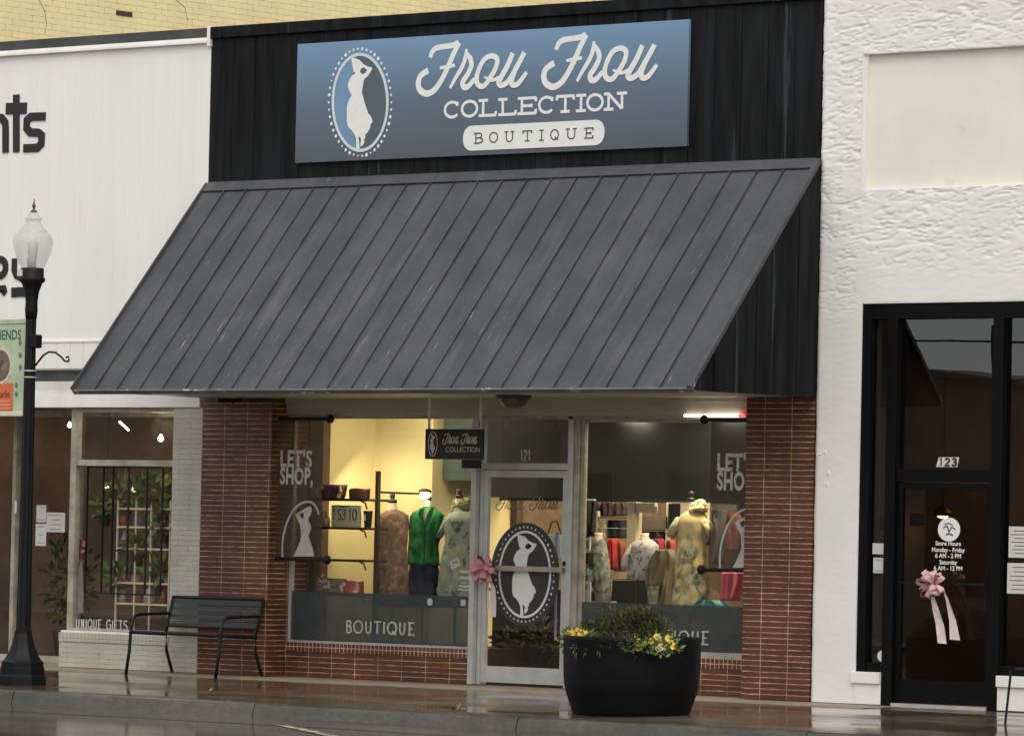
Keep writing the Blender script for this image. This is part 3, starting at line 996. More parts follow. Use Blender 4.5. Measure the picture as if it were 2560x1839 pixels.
b = MB(); b.box(0.06, 7.5, 0.4, 13.9, -0.05, 0.03); b.build('floor', M['floor_in'], shop)
b = MB(); b.box(0.06, 7.5, 0.45, 13.9, 2.95, 3.05); b.build('ceiling', M['ceiling_in'], shop)
b = MB()
b.box(0.90, 0.942, 0.87, 1.60, 0.03, 2.95)            # display side wall
b.box(0.942, 1.71, 1.55, 1.62, 0.03, 2.95)            # display back wall
b.box(1.64, 1.70, 1.62, 2.80, 0.03, 2.95)
b.build('partition', M['cream_wall'], shop)
b = MB(); b.box(0.90, 0.945, 0.56, 0.865, 0.03, 2.95); b.build('partition_post', M['brown_in'], shop)
b = MB(); b.box(1.66, 1.78, 2.80, 2.90, 0.03, 2.95); b.build('partition_post', M['brown_in'], shop)
b = MB(); b.box(0.075, 0.10, 2.95, 13.5, 0.03, 2.95); b.build('papered_wall', M['pink_wall'], shop)
zv = W(1300, 1243, 1.6).z
b = MB(); b.box(2.34, 7.35, 1.60, 1.66, zv, 2.95); b.build('valance', M['dark_in'], shop)
zv2 = W(1120, 1200, 1.7).z
b = MB(); b.box(1.72, 2.33, 1.7, 2.3, zv2, 2.95); b.build('soffit_box', M['green_grey'], shop)
b = MB(); b.box(1.70, 7.3, 2.62, 2.66, zv-0.02, 2.95); b.build('valance', M['dark_in'], shop)
for (x0, x1) in ((0.945, 3.33), (4.66, 6.80)):
    b = MB(); b.box(x0, x1, 0.40, 1.5, 0.03, 0.34); b.build('display_deck', M['dark_wood'], shop)
b = MB(); b.box(4.66, 6.9, 1.55, 1.6, 0.03, 0.55); b.build('display_rail', M['dark_in'], shop)
# lights of the shop, with unseen fills added for the racks
lamp('display light', 'AREA', (2.1, 0.62, 2.86), 20, (1.0, 0.86, 0.60), 0.7, (2.1, 1.1, 0.9))
lamp('display light', 'AREA', (1.35, 1.0, 2.0), 4, (1.0, 0.86, 0.6), 0.5, (1.3, 1.6, 1.3))
lamp('shop light', 'AREA', (3.2, 2.9, 2.6), 30, (1.0, 0.80, 0.48), 0.8, (1.8, 2.2, 1.0))
lamp('shop light', 'AREA', (2.6, 6.5, 2.9), 120, (1.0, 0.82, 0.55), 2.5, (1.5, 6.5, 0.5))
lamp('shop light', 'AREA', (6.0, 3.6, 2.5), 95, (1.0, 0.86, 0.62), 0.9, (6.0, 2.2, 1.0))
lamp('shop light', 'AREA', (5.9, 0.62, 2.88), 44, (1.0, 0.88, 0.66), 0.5, (5.9, 1.0, 0.9))

lamp('rack fill', 'AREA', (5.5, 1.78, 2.7), 60, (1.0, 0.88, 0.66), 0.5, (5.4, 2.5, 1.1))  # unseen fill lamps added between the valances to brighten the racked clothes
lamp('rack fill', 'AREA', (4.2, 1.78, 2.7), 30, (1.0, 0.88, 0.66), 0.5, (4.4, 2.5, 1.1))
lamp('dress spot', 'SPOT', (5.9, 0.45, 2.88), 70, (1.0, 0.86, 0.58), 0.05, (6.1, 0.75, 1.55), radians(50))
lamp('dress spot', 'SPOT', (5.1, 0.45, 2.88), 38, (1.0, 0.88, 0.66), 0.05, (5.1, 0.8, 1.3), radians(60))
lamp('dress spot', 'SPOT', (2.7, 0.42, 2.88), 55, (1.0, 0.88, 0.62), 0.05, (2.6, 0.9, 1.3), radians(65))

# ------------------------------------------------------------------ gift shop on the left
gs = thing('gift_shop_building', 'white vertical siding shop left of the boutique with painted brick base', 'shop building', (-2.4384, 0, 0))
b = MB()
n = 44
for i in range(n):
    x1 = -i*0.187-0.004
    b.box(x1-0.180, x1, 0.0, 0.02, 3.325, 6.30)
    b.prism_x([(0.012, 3.325), (-0.004, 3.325), (-0.004, 6.30), (0.012, 6.30)], x1-0.186, x1-0.178)
b.box(-8.3, -0.004, 0.015, 0.22, 3.03, 6.36)
b.build('siding_wall', M['white_siding'], gs)
b = MB()
for i in range(n):
    x1 = -i*0.187-0.004
    b.box(x1-0.182, x1, -0.012, 0.012, 3.045, 3.315)
b.box(-8.3, -0.004, -0.022, 0.012, 3.315, 3.332)
b.build('lower_siding', M['white_siding'], gs)
b = MB(); b.box(-8.3, -0.035, -0.05, 0.03, 6.295, 6.325); b.box(-8.3, -0.035, -0.03, 0.03, 6.325, 6.352); b.build('top_trim', M['trim_white'], gs, bevel=0.004)
b = MB(); b.box(-8.3, -0.035, -0.01, 0.3, 6.353, 6.452); b.build('coping', M['dark_flashing'], gs)
b = MB(); b.box(-8.3, -0.005, 0.03, 0.25, 2.915, 3.043); b.build('dark_flashing', M['dark_flashing'], gs)
b = MB(); b.box(-8.3, -0.03, 0.0, 0.25, 2.80, 2.915); b.build('fascia', M['old_white'], gs)
b = MB(); b.box(-8.3, -0.03, -0.02, 0.25, 2.648, 2.797); b.build('fascia', M['trim_white'], gs, bevel=0.003)
b = MB(); b.box(-8.3, -0.02, 0.3, 12, 5.9, 6.0); b.build('roof', M['dark_flashing'], gs)
b = MB(); b.box(-0.40, -0.003, 0.0, 0.5, 0.0, 2.646); b.build('brick_column', M['white_brick'], gs)
b = MB(); b.box(-1.94, -0.402, 0.0, 0.3, 0.0, 0.255); b.build('brick_bulkhead', M['white_brick'], gs)
b = MB(); b.box(-1.945, -0.402, -0.008, 0.3, 0.257, 0.350); b.build('soldier_course', M['white_soldier'], gs, bevel=0.004)
b = MB(); b.box(-1.93, -0.402, 0.01, 0.15, 0.352, 0.372); b.build('window_sill', M['trim_white'], gs)
b = MB()
b.box(-1.90, -1.82, 0.06, 0.14, 0.373, 2.646); b.box(-0.455, -0.403, 0.06, 0.14, 0.373, 2.646)
b.box(-1.82, -0.455, 0.065, 0.135, 2.055, 2.115); b.box(-1.82, -0.455, 0.065, 0.135, 2.60, 2.646); b.box(-1.82, -0.455, 0.065, 0.135, 0.373, 0.40)
gw = b.build('window', M['aluminium_old'], gs, bevel=0.003)
b = MB(); b.box(-1.82, -0.455, 0.096, 0.102, 2.115, 2.60); b.build('pane', M['glass'], gw)
b = MB(); b.box(-1.82, -0.455, 0.096, 0.102, 0.40, 2.055); b.build('pane', M['glass'], gw)
# inner bars behind the glass
b = MB()
for px in (217, 257, 281, 320, 366, 405):
    x = W(px, 1300, 0.16).x
    b.box(x-0.008, x+0.008, 0.152, 0.168, 0.75 if px != 320 else 0.9, 2.04)
b.box(W(217, 1300, .16).x, W(405, 1300, .16).x, 0.148, 0.172, 2.035, 2.05)
b.box(W(217, 1300, .16).x, W(405, 1300, .16).x, 0.148, 0.172, 0.75, 0.765)
b.build('window_bars', M['black_metal'], gw)
mb = MB(); it = []
xa, xb = W(189, 1560, .09).x, W(318, 1560, .09).x
seq = [('U', .8), ('N', .8), ('I', .3), ('Q', .9), ('U', .8), ('E', .7), (' ', .7), ('G', .9), ('I', .3), ('F', .7), ('T', .8), ('S', .8)]
tt = sum(w for _, w in seq)+.2*11; s_ = (xb-xa)/tt; x = xa
for ch, w in seq:
    if ch != ' ': it.append((ch, x, x+w*s_, W(250, 1571, .09).z, W(250, 1571, .09).z+0.092))
    x += (w+.2)*s_
for q in it:
    mb = MB(); letters(mb, [q], 0.093, 0.011, False); mb.build('letter', M['ghost_white'], gw)
# recessed entrance glazing further left
b = MB()
for x0 in (-3.55, -2.62, -5.2):
    b.box(x0, x0+0.05, 0.86, 0.94, 0.0, 2.65)
b.box(-8.2, -1.2, 0.87, 0.93, 0.0, 0.07); b.box(-8.2, -1.2, 0.87, 0.93, 2.58, 2.65)
ge_ = b.build('entrance_glazing', M['aluminium_old'], gs)
b = MB(); b.box(-8.2, -1.2, 0.896, 0.902, 0.07, 2.58); b.build('pane', M['glass'], ge_)
b = MB(); b.box(-8.3, -0.05, 0.03, 5.5, 2.70, 2.75); b.build('ceiling', M['brown_in'], gs)
b = MB(); b.box(-8.3, -0.05, 0.95, 5.5, -0.02, 0.02); b.box(-1.9, -0.41, 0.31, 0.95, 0.0, 0.022); b.build('floor', M['floor_in'], gs)
b = MB(); b.box(-8.3, -0.05, 2.66, 2.74, 0, 2.7); b.box(-8.35, -8.25, 0, 2.7, 0, 5.9); b.box(-0.12, -0.06, 0.5, 2.7, 0, 2.7); b.build('interior_wall', M['brown_in'], gs)
lamp('gift shop light', 'AREA', (-2.6, 1.8, 2.6), 7, (1.0, 0.72, 0.42), 1.5, (-2.6, 3, 0))
lamp('gift shop light', 'AREA', (-5.6, 1.8, 2.6), 7, (1.0, 0.72, 0.42), 1.5, (-5.6, 3, 0))
lamp('gift shop light', 'POINT', (-1.0, 0.45, 2.45), 7, (1.0, 0.85, 0.62), 0.12)

# letters on the siding
lt = thing('sign_letters', 'large black cut out letters on the white siding, only their end in view', 'sign lettering', (-3.2, -0.01, 4.6))
K = .3192
fw = lambda x, y: (W(x*K, y*K, -0.01).x, W(x*K, y*K, -0.01).z)
mb = MB(); mb.ribbon([fw(42, 1196), fw(42, 1010), fw(38, 960), fw(10, 925), fw(-90, 925)], 0.088, -0.012, 0.012); mb.ribbon([fw(-110, 1200), fw(-110, 900)], 0.088, -0.012, 0.012); mb.build('letter', M['letter_black'], lt)
mb = MB(); mb.ribbon([fw(126, 742), fw(126, 1192)], 0.090, -0.012, 0.012); mb.ribbon([fw(46, 852), fw(206, 848)], 0.118, -0.012, 0.012); mb.build('letter', M['letter_black'], lt)
mb = MB(); mb.ribbon([fw(354, 912), fw(240, 915), fw(208, 945), fw(206, 1005), fw(235, 1037), fw(300, 1040), fw(325, 1062), fw(322, 1125), fw(290, 1158), fw(182, 1162)], 0.086, -0.012, 0.012); mb.build('letter', M['letter_black'], lt)
mb = MB(); mb.ribbon([fw(-330, 925), fw(-210, 925), fw(-200, 1000), fw(-200, 1170), fw(-330, 1170), fw(-330, 925)], 0.086, -0.012, 0.012); mb.build('letter', M['letter_black'], lt)
lt2 = thing('sign_letters', 'smaller black cut out letters behind the street lamp globe', 'sign lettering', (-3.0, -0.01, 3.75))
fc = lambda x, y: (W(x*.3376, 500+y*.3376, -0.01).x, W(x*.3376, 500+y*.3376, -0.01).z)
mb = MB(); c0 = fc(-2, 500); mb.ribbon([(c0[0]+0.085*cos(a*pi/10), c0[1]+0.085*sin(a*pi/10)) for a in range(20)], 0.075, -0.012, 0.012, closed=True); mb.build('letter', M['letter_black'], lt2)
mb = MB(); mb.ribbon([fc(105, 432), fc(104, 520), fc(120, 560), fc(150, 572), fc(200, 572), fc(222, 540), fc(222, 432)], 0.072, -0.012, 0.012); mb.build('letter', M['letter_black'], lt2)
mb = MB(); mb.ribbon([fc(-40, 660), fc(25, 655), fc(30, 672), fc(15, 695)], 0.07, -0.012, 0.012); mb.build('letter', M['letter_black'], lt2)
mb = MB(); mb.ribbon([fc(84, 684), fc(190, 678)], 0.10, -0.012, 0.012); mb.build('letter', M['letter_black'], lt2)

# things in the gift shop window
bf = W(127, 1305, 0.88)


def flat_paper(name, label, cat, px0, py0, px1, py1, Y, lines=4, m='paper', group=None, lm='ink'):
    a = W(px0, py0, Y); c = W(px1, py1, Y)
    t = thing(name, label, cat, ((a.x+c.x)/2, Y, c.z), group)
    b = MB(); b.box(a.x, c.x, Y-0.003, Y, c.z, a.z); b.build('sheet', M[m], t)
    if lines:
        b = MB()
        h = a.z-c.z
        for i in range(lines):
            z = a.z-h*(0.14+0.72*i/max(1, lines-1))
            w = (c.x-a.x)*random.uniform(0.45, 0.8); x0 = (a.x+c.x)/2-w/2
            b.box(x0, x0+w, Y-0.0045, Y-0.003, z-h*0.012, z+h*0.012)
        b.build('writing', M[lm], t)
    return t


flat_paper('notice', 'white notice with typed lines taped to the recessed gift shop glass', 'notice', 117, 1280, 162, 1330, 0.88)
flat_paper('flyer', 'pinkish flyer right beside the lamp post, above the lower flyer', 'flyer', 92, 1262, 115, 1305, 0.88, 2)
flat_paper('flyer', 'tall pale flyer beside the lamp post with dark writing at its foot', 'flyer', 90, 1308, 115, 1364, 0.88, 3)
t = thing('shelf_rack', 'cream wire display rack crowded with gifts in the gift shop window', 'display rack', (W(350, 1500, .5).x, 0.5, 0.03))
Yr = 0.5
gx = lambda px: W(px, 1400, Yr).x
gz = lambda py: W(350, py, Yr).z
for px in (292, 338, 376, 424):
    b = MB(); b.box(gx(px)-.008, gx(px)+.008, Yr-.008, Yr+.008, 0.04, gz(1250)); b.build('post', M['cream_plastic'], t)
for py in (1272, 1318, 1372, 1458, 1510):
    b = MB(); b.box(gx(292), gx(424), Yr-.014, Yr+.16, gz(py)-.007, gz(py)+.012); b.build('shelf', M['cream_plastic'], t)
cols = [(.30, .10, .05), (.35, .35, .30), (.10, .14, .12), (.45, .38, .30), (.12, .20, .10), (.25, .25, .33), (.4, .2, .18), (.05, .05, .05)]
lbls = ['small %s gift on the %s shelf of the window rack']
cn = ['rust red', 'pale grey', 'dark green', 'tan', 'leaf green', 'blue grey', 'dusty pink', 'black']
sn = {1318: 'second', 1372: 'third', 1458: 'fourth', 1510: 'lowest'}
for ri, py in enumerate((1318, 1372, 1458, 1510)):
    for j in range(4):
        px = 300+j*33+random.uniform(-5, 5)
        c = (ri*3+j*5) % 8
        if c in (4,): c = 2
        x = gx(px); z = gz(py)+0.012
        h = random.uniform(0.08, 0.19); r = random.uniform(0.04, 0.075)
        nm = ('vase', 'mug', 'candle_jar', 'figurine')[j]
        b = MB()
        if nm == 'vase': b.lathe([(r*.6, 0), (r, h*.4), (r*.45, h*.8), (r*.6, h)], (x, Yr+.07, z), 14)
        elif nm == 'mug': b.lathe([(r*.8, 0), (r*.85, h*.6), (r*.9, h*.6+.002)], (x, Yr+.07, z), 14)
        elif nm == 'candle_jar': b.lathe([(r, 0), (r, h*.6), (r*.7, h*.65), (r*.7, h*.8)], (x, Yr+.07, z), 14)
        else: b.lathe([(r*.7, 0), (r*.5, h*.3), (r*.6, h*.6), (r*.25, h*.75), (r*.35, h*.9), (r*.1, h)], (x, Yr+.07, z), 12)
        gm = mat('gift glaze %d%d' % (ri, j), cols[c], 0.4, 0.3, 30)
        o = b.build(nm, gm, smooth=True)
        tag(o, '%s %s on the %s shelf of the gift window rack' % (cn[c], nm.replace('_', ' '), sn[py]), nm.split('_')[0], 'gifts on the window rack')


def leaves(b, c, spread, n, size, up=0.3, droop=0.0, squash=1.0, blade=2.2):
    """small leaf blades scattered through a volume"""
    for i in range(n):
        while True:
            p = Vector((random.uniform(-1, 1), random.uniform(-1, 1), random.uniform(-1, 1)))
            if p.length < 1: break
        p = Vector((p.x*spread[0], p.y*spread[1], p.z*spread[2]))
        q = Vector(c)+p
        d = (p.normalized()+Vector((random.uniform(-.6, .6), random.uniform(-.6, .6), up+random.uniform(-.4, .4)-droop))).normalized()
        s = d.cross(Vector((random.uniform(-1, 1), random.uniform(-1, 1), random.uniform(-1, 1)))).normalized()
        L = size*random.uniform(0.6, 1.3); w = L/blade
        b.add([q, q+d*L*.5+s*w*.5, q+d*L, q+d*L*.5-s*w*.5], [(0, 1, 2, 3)])


for (pxx, pyy, sp, n_l, lab) in ((318, 1232, (0.30, 0.10, 0.13), 90, 'leafy green houseplant on top of the window rack'), (385, 1222, (0.20, 0.10, 0.12), 60, 'broad leaved houseplant right of the hanging bulb'), (412, 1300, (0.09, 0.08, 0.18), 60, 'trailing dark plant against the white column'), (262, 1262, (0.16, 0.10, 0.14), 60, 'spidery plant left of the window rack under the lit bulb'), (398, 1425, (0.16, 0.08, 0.10), 90, 'spiky plant on the lower right of the window rack'), (292, 1440, (0.15, 0.08, 0.10), 80, 'bushy plant at the lower left of the window rack'), (345, 1362, (0.16, 0.08, 0.07), 70, 'low plant in the middle of the window rack')):
    c = W(pxx, pyy, 0.55)
    t = thing('houseplant', lab, 'houseplant', (c.x, 0.55, c.z-0.22), 'houseplants in the gift window')
    b = MB(); leaves(b, c, sp, n_l, 0.13); b.build('foliage', M['leaf_lime'], t, fixn=False)
    b = MB(); b.lathe([(0.05, -.22), (0.075, -.10), (0.07, -.10)], c, 14); b.build('pot', M['dark_wood'], t)
for (px, py, Y, lab, r) in ((268, 1221, 0.7, 'lit warm bulb over the houseplants', .03), (402, 1097, 1.2, 'small lit spot lamp near the white column', .03), (174, 1063, 2.2, 'small lit lamp deep inside near the recess post', .025)):
    p = W(px, py, Y)
    t = thing('light_bulb', lab, 'light bulb', p, 'lit bulbs in the gift shop')
    b = MB(); b.lathe([(0.006, -r), (r, -r*.3), (r, r*.3), (r*.5, r), (r*.4, r*1.6)], p, 14); b.build('bulb', M['bulb'], t, smooth=True)
    b = MB(); b.tube([p+Vector((0, 0, r*1.5)), Vector((p.x, p.y, 2.7))], 0.004, 6); b.build('cord', M['black_metal'], t)
p = W(310, 1063, 1.8)
b = MB(); b.tube([p+Vector((-.07, 0, .04)), p+Vector((.07, 0, -.05))], 0.012, 8)
tag(b.build('light_tube', M['tube_white']), 'short slanted glowing tube behind the upper gift shop pane', 'light tube')
# foliage of the plant seen at the far left
c = Vector((-3.1, 1.3, 0.85))
t = thing('potted_tree', 'bushy potted plant inside the recessed gift shop glass', 'potted plant', (c.x, c.y, 0.03))
b = MB(); leaves(b, c, (0.28, 0.25, 0.55), 420, 0.10); b.build('foliage', M['leaf'], t, fixn=False)
b = MB(); b.lathe([(0.13, 0.0), (0.17, 0.30), (0.15, 0.30)], (c.x, c.y, 0.03), 18); b.build('pot', M['dark_wood'], t)
b = MB(); b.tube([(c.x, c.y, 0.3), (c.x, c.y, 0.9)], 0.02, 6); b.build('stem', M['dark_wood'], t)

# ------------------------------------------------------------------ tall cream building behind
cb = thing('cream_brick_building', 'tall cream painted brick side wall rising behind the shops', 'building', (-8.0, 18, 0))
b = MB(); b.box(-16, -6.0, 2.8, 45, 0, 15); b.build('wall', M['cream_brick'], cb)
p = on_x(310, 34, -6.0)
b = MB(); b.box(-6.05, -5.99, p.y-0.13, p.y+0.13, p.z-0.03, p.z+0.025); b.build('vent_slot', M['dark_wood'], cb)
b = MB(); b.box(-16.1, -5.95, 2.7, 45.1, 15, 15.2); b.build('coping', M['trim_white'], cb)
for pts in ([(98, 0), (112, 28), (117, 60), (112, 84)], [(440, 0), (462, 18), (470, 52)]):
    mb_ = [on_x(px, py, -5.996) for px, py in pts]
    b = MB(); b.tube(mb_, 0.0022, 5); b.build('crack', M['dark_wood'], cb)

# ------------------------------------------------------------------ white stucco building on the right
wb = thing('stucco_building', 'white rough stucco building right of the boutique with black glass entrance', 'shop building', (10.0, 0, 0))
XL, XR, ZT = 7.574, 12.6, 6.95
OP = (8.075, 11.9, 0.0, 3.585)
RC = (8.04, 11.9, 4.585, 5.815)


def stucco_d(x, z):
    rough = min(1, max(0, (z-3.72)/0.35))
    if x < 8.0: rough = max(rough, min(1, max(0, (z-3.3)/0.5))*.9)
    a = noise.noise(Vector((x*4.2, z*8, 3.3)))
    r1 = noise.noise(Vector((x*3.3+a*.8, z*15, 9.1)))
    r2 = noise.noise(Vector((x*12, z*30, 1.7)))
    r4 = noise.noise(Vector((x*26, z*48, 5.7)))
    g = 0.0
    for (fx, fz, o) in ((3.1, 15, 1.1), (4.6, 22, 7.7), (6.2, 30, 4.2)):
        q = noise.noise(Vector((x*fx+a*.4, z*fz+a*.5, o)))
        msk = noise.noise(Vector((x*4.4, z*7.5, o+20)))
        if msk > -0.02:
            g += math.exp(-(q/0.07)**2)*min(1, (msk+.02)*5)
    low = noise.noise(Vector((x*2, z*2.2, 0)))*0.006
    lip = max(0, r1)*0.010
    return low + rough*(lip*.4+0.0022*r2+0.0020*r4-0.010*min(g, 1.2)) + (1-rough)*0.0012*r2


b = MB()
dx, dz = 0.018, 0.0115
nx, nz_ = int((XR-XL)/dx), int(ZT/dz)
idx = {}
vs = []; fs = []


def vid(i, j):
    if (i, j) not in idx:
        x = XL+i*dx; z = j*dz
        e_ = min(1, (x-XL)/0.05)
        y = -0.012-stucco_d(x, z) + 0.03*(1-e_)**2
        xx = x + (0.006*noise.noise(Vector((z*9, 2.2, 0))) if i == 0 else 0)
        idx[(i, j)] = len(vs); vs.append((xx, y, z))
    return idx[(i, j)]


def inside(x, z, R): return R[0] < x < R[1] and R[2] <= z < R[3]


for i in range(nx):
    for j in range(nz_):
        xm = XL+(i+.5)*dx; zm = (j+.5)*dz
        if inside(xm, zm, OP) or inside(xm, zm, RC): continue
        fs.append((vid(i, j), vid(i+1, j), vid(i+1, j+1), vid(i, j+1)))
b.add(vs, fs)
b.build('stucco_front', M['stucco'], wb, smooth=True, fixn=False)
b = MB()
b.box(RC[0]-0.02, RC[1]+.05, 0.055, 0.2, RC[2]-0.04, RC[3]+0.05)
b.build('recessed_panel', mat('smooth cream stucco panel', (0.80, 0.78, 0.70), 0.7, 0.05, 1.1, bump=0.12, bs=7, spots=((0.72, 0.68, 0.56), 1.6, 0.60, (.6, 1, 1.2))), wb)
b = MB()
b.box(RC[0]-0.012, RC[0]+0.006, -0.010, 0.06, RC[2]-.02, RC[3]+.03); b.box(RC[0], RC[1], -0.010, 0.06, RC[3]-0.006, RC[3]+0.02)
b.prism_x([(-0.008, RC[2]-.02), (0.058, RC[2]+.006), (0.058, RC[2]-.03), (-0.008, RC[2]-.03)], RC[0], RC[1])
b.build('panel_reveal', M['stucco'], wb, bevel=0.004)
b = MB()
b.box(XL+.01, OP[0], 0.012, 0.4, 0, ZT); b.box(OP[1], XR, 0.012, 0.4, 0, ZT)
b.box(OP[0], OP[1], 0.012, 0.4, OP[3]+.02, RC[2]-.05); b.box(OP[0], OP[1], 0.012, 0.4, RC[3]+.05, ZT)
b.box(OP[0]-.02, OP[1]+.02, -0.010, 0.012, OP[3]-0.012, OP[3]+0.018); b.box(OP[0]-0.018, OP[0]+0.004, -0.010, 0.012, 0.0, OP[3])
b.build('wall_core', M['stucco'], wb)
b = MB(); b.box(XL-.01, XR, -0.06, 0.42, ZT, ZT+.12); b.build('coping', M['trim_white'], wb)
b = MB(); b.box(XL, 7.65, 0.5, 14, 0, 6.8); b.box(XR, XR+.1, 0.5, 14, 0, 6.8); b.box(XL, XR+.1, 0.42, 14, 6.7, 6.8); b.box(XL, XR+.1, 13.9, 14, 0, 6.8); b.build('side_wall', M['brown_in'], wb)
FY = 0.06
b = MB()
b.box(OP[0]+.002, OP[0]+0.098, FY-0.06, FY+.06, 0.29, 3.575)
b.box(OP[0]+0.1, 11.9, FY-0.055, FY+.055, 3.43, 3.575)
b.box(OP[0]+.1, 8.36, FY-0.05, FY+.05, 0.29, 0.375)
b.box(8.36, 8.47, FY-0.07, FY+.07, 0.0, 3.43)
b.box(9.495, 9.605, FY-0.07, FY+.07, 0.0, 3.43)
b.box(8.47, 9.495, FY-0.05, FY+.05, 1.985, 2.10)
b.box(9.605, 11.9, FY-0.05, FY+.05, 0.305, 0.385)
b.box(10.75, 10.83, FY-0.05, FY+.05, 0.385, 3.43)
sf = b.build('storefront_frame', M['black_frame'], wb, bevel=0.003)
b = MB(); b.box(OP[0]+.098, 8.36, FY-.003, FY+.003, 0.375, 3.43); b.build('pane', M['glass_dark'], sf)
b = MB(); b.box(8.47, 9.495, FY-.003, FY+.003, 2.10, 3.43); b.build('pane', M['glass_dark'], sf)
b = MB(); b.box(9.605, 11.9, FY-.003, FY+.003, 0.385, 3.43); b.build('pane', M['glass_dark'], sf)
b = MB(); b.box(OP[0]-0.03, 8.358, -0.045, 0.12, 0.185, 0.288); b.build('sill_block', M['stucco'], wb, bevel=0.006)
b = MB(); b.box(OP[0]-0.001, 8.358, -0.018, 0.12, 0.0, 0.183); b.build('base_wall', M['stucco'], wb, bevel=0.004)
b = MB(); b.box(9.607, 11.92, -0.045, 0.12, 0.205, 0.303); b.build('sill_block', M['stucco'], wb, bevel=0.006)
b = MB(); b.box(9.607, 11.92, -0.018, 0.12, 0.0, 0.203); b.build('base_wall', M['stucco'], wb, bevel=0.004)
wd_, _ = framed('glass_door', 8.475, 9.49, 0.03, 1.98, FY, 0.05, M['black_frame'], wb, M['glass_dark'], tb=0.20, tt=0.06)
b = MB(); b.box(8.53, 9.44, FY-0.06, FY-0.02, 1.085, 1.10); b.build('push_bar', M['black_metal'], wd_)
b = MB(); b.box(8.475, 9.49, -0.02, 0.10, -0.02, 0.022); b.build('threshold', M['aluminium'], wb)
# house number card
a = W(2340, 1142, FY-.01); c = W(2397, 1167, FY-.01)
b = MB(); b.prism([(a.x, c.z), (c.x-.02, c.z), (c.x, a.z), (a.x+.03, a.z)], FY-.008, FY-.004); hn = b.build('number_card', M['paper'], wb)
mb = MB(); letters(mb, [('1', a.x+.035, a.x+.075, c.z+.012, a.z-.012), ('2', a.x+.095, a.x+.15, c.z+.012, a.z-.012), ('3', a.x+.17, a.x+.225, c.z+.012, a.z-.012)], FY-.0085, 0.017, False); mb.build('numerals', M['letter_black'], hn)
# interior
b = MB(); b.box(7.7, 12.5, 0.2, 7, -.03, 0.01); b.build('floor', M['floor_in'], wb)
b = MB(); b.box(7.66, 12.5, 6.9, 7.0, 0, 3.6); b.box(7.66, 7.72, .42, 6.9, 0, 3.6); b.build('interior_wall', M['brown_in'], wb)
b = MB(); b.box(7.7, 12.5, 0.42, 7, 3.6, 3.65); b.build('ceiling', M['brown_in'], wb)
a = W(2186, 800, .1).x  # pale strip added behind the side pane in the tone of a reflection
b = MB(); b.box(a, a+0.085, 0.10, 0.12, 0.40, 3.43); b.build('reflection_strip', mat('pale grey reflection tone', (0.88, 0.90, 0.92), 0.6, 0.05), wb)
lamp('cafe light', 'AREA', (9.6, 3.0, 3.4), 45, (1.0, 0.75, 0.48), 1.4, (9.6, 3.5, 0))
lamp('cafe light', 'AREA', (7.9+.9, 5.0, 3.4), 30, (1.0, 0.72, 0.42), 1.0, (8.6, 6, 0))
for (px, py, lab) in ((2212, 1286, 'lit brass pendant seen through the narrow side pane'), (2357, 1286, 'lit brass pendant above the round door decal')):
    p = W(px, py, 1.4)
    t = thing('pendant_lamp', lab, 'pendant lamp', (p.x, p.y, p.z), 'pendant lamps in the white shop')
    b = MB(); b.lathe([(0.10, -0.01), (0.085, 0.03), (0.035, 0.07), (0.012, 0.10)], p, 20); b.build('lamp_shade', mat('brass shade', (0.30, 0.17, 0.05), 0.4, 0.2, metal=0.7), t, smooth=True)
    b = MB(); b.lathe([(0.02, -0.035), (0.05, -0.02), (0.05, 0.0), (0.02, 0.02)], p, 14); b.build('bulb', M['bulb'], t, smooth=True)
    b = MB(); b.tube([p+Vector((0, 0, .1)), Vector((p.x, p.y, 3.6))], 0.004, 6); b.build('cord', M['black_metal'], t)
    lamp('pendant light', 'POINT', (p.x, p.y, p.z-.1), 1.5, (1, .72, .4), .05)
# things on the white shop's glass
p = W(2372, 1323, FY-.01)
t = thing('door_decal', 'round white logo sticker above the opening hours on the black door', 'decal', (p.x, p.y, p.z-.1))
b = MB(); b.prism([(p.x+.118*cos(a*pi/20), p.z+.105*sin(a*pi/20)) for a in range(40)], FY-.008, FY-.004); b.build('disc', M['white_vinyl'], t)
mb = MB()
mb.ribbon([(p.x-.06, p.z+.01), (p.x-.02, p.z+.03), (p.x, p.z-.02), (p.x+.03, p.z+.02), (p.x+.07, p.z)], .012, FY-.009, .002, smooth=4)
mb.ribbon([(p.x-.05, p.z+.045), (p.x, p.z+.055), (p.x+.04, p.z+.035)], .010, FY-.009, .002, smooth=4)
mb.ribbon([(p.x-.03, p.z-.05), (p.x, p.z-.035), (p.x+.045, p.z-.052)], .012, FY-.009, .002, smooth=4)
mb.build('scribble', M['slate_letter'], t)
t = thing('hours_lettering', 'white opening hours in five lines on the black glass door', 'lettering', (W(2370, 1400, FY).x, FY-.01, W(2370, 1425, FY).z))
for s, py, sz in (('Store Hours', 1360, .054), ('Monday - Friday', 1376, .054), ('6 AM - 2 PM', 1391, .054), ('Saturday', 1407, .054), ('6 AM - 12 PM', 1422, .054)):
    p = W(2370, py, FY-.01)
    text_mb(s, p.x, p.z-.01, sz, FY-.008, 1.0, 0.02, align='CENTER').build('text_line', M['white_vinyl'], t)
flat_paper('notice', 'tall white notice taped left on the side pane below the thermostat', 'notice', 2184, 1393, 2210, 1432, FY-.006, 2)
flat_paper('sticker', 'blue and orange card sticker on the narrow side pane', 'sticker', 2182, 1357, 2218, 1385, FY-.006, 0, 'paper')
a = W(2184, 1366, FY-.01)
flat_paper('alarm_panel', 'white alarm panel on the wall behind the narrow side pane', 'alarm panel', 2192, 1297, 2224, 1325, .15, 1)
p = W(2205, 1639, FY-.01)
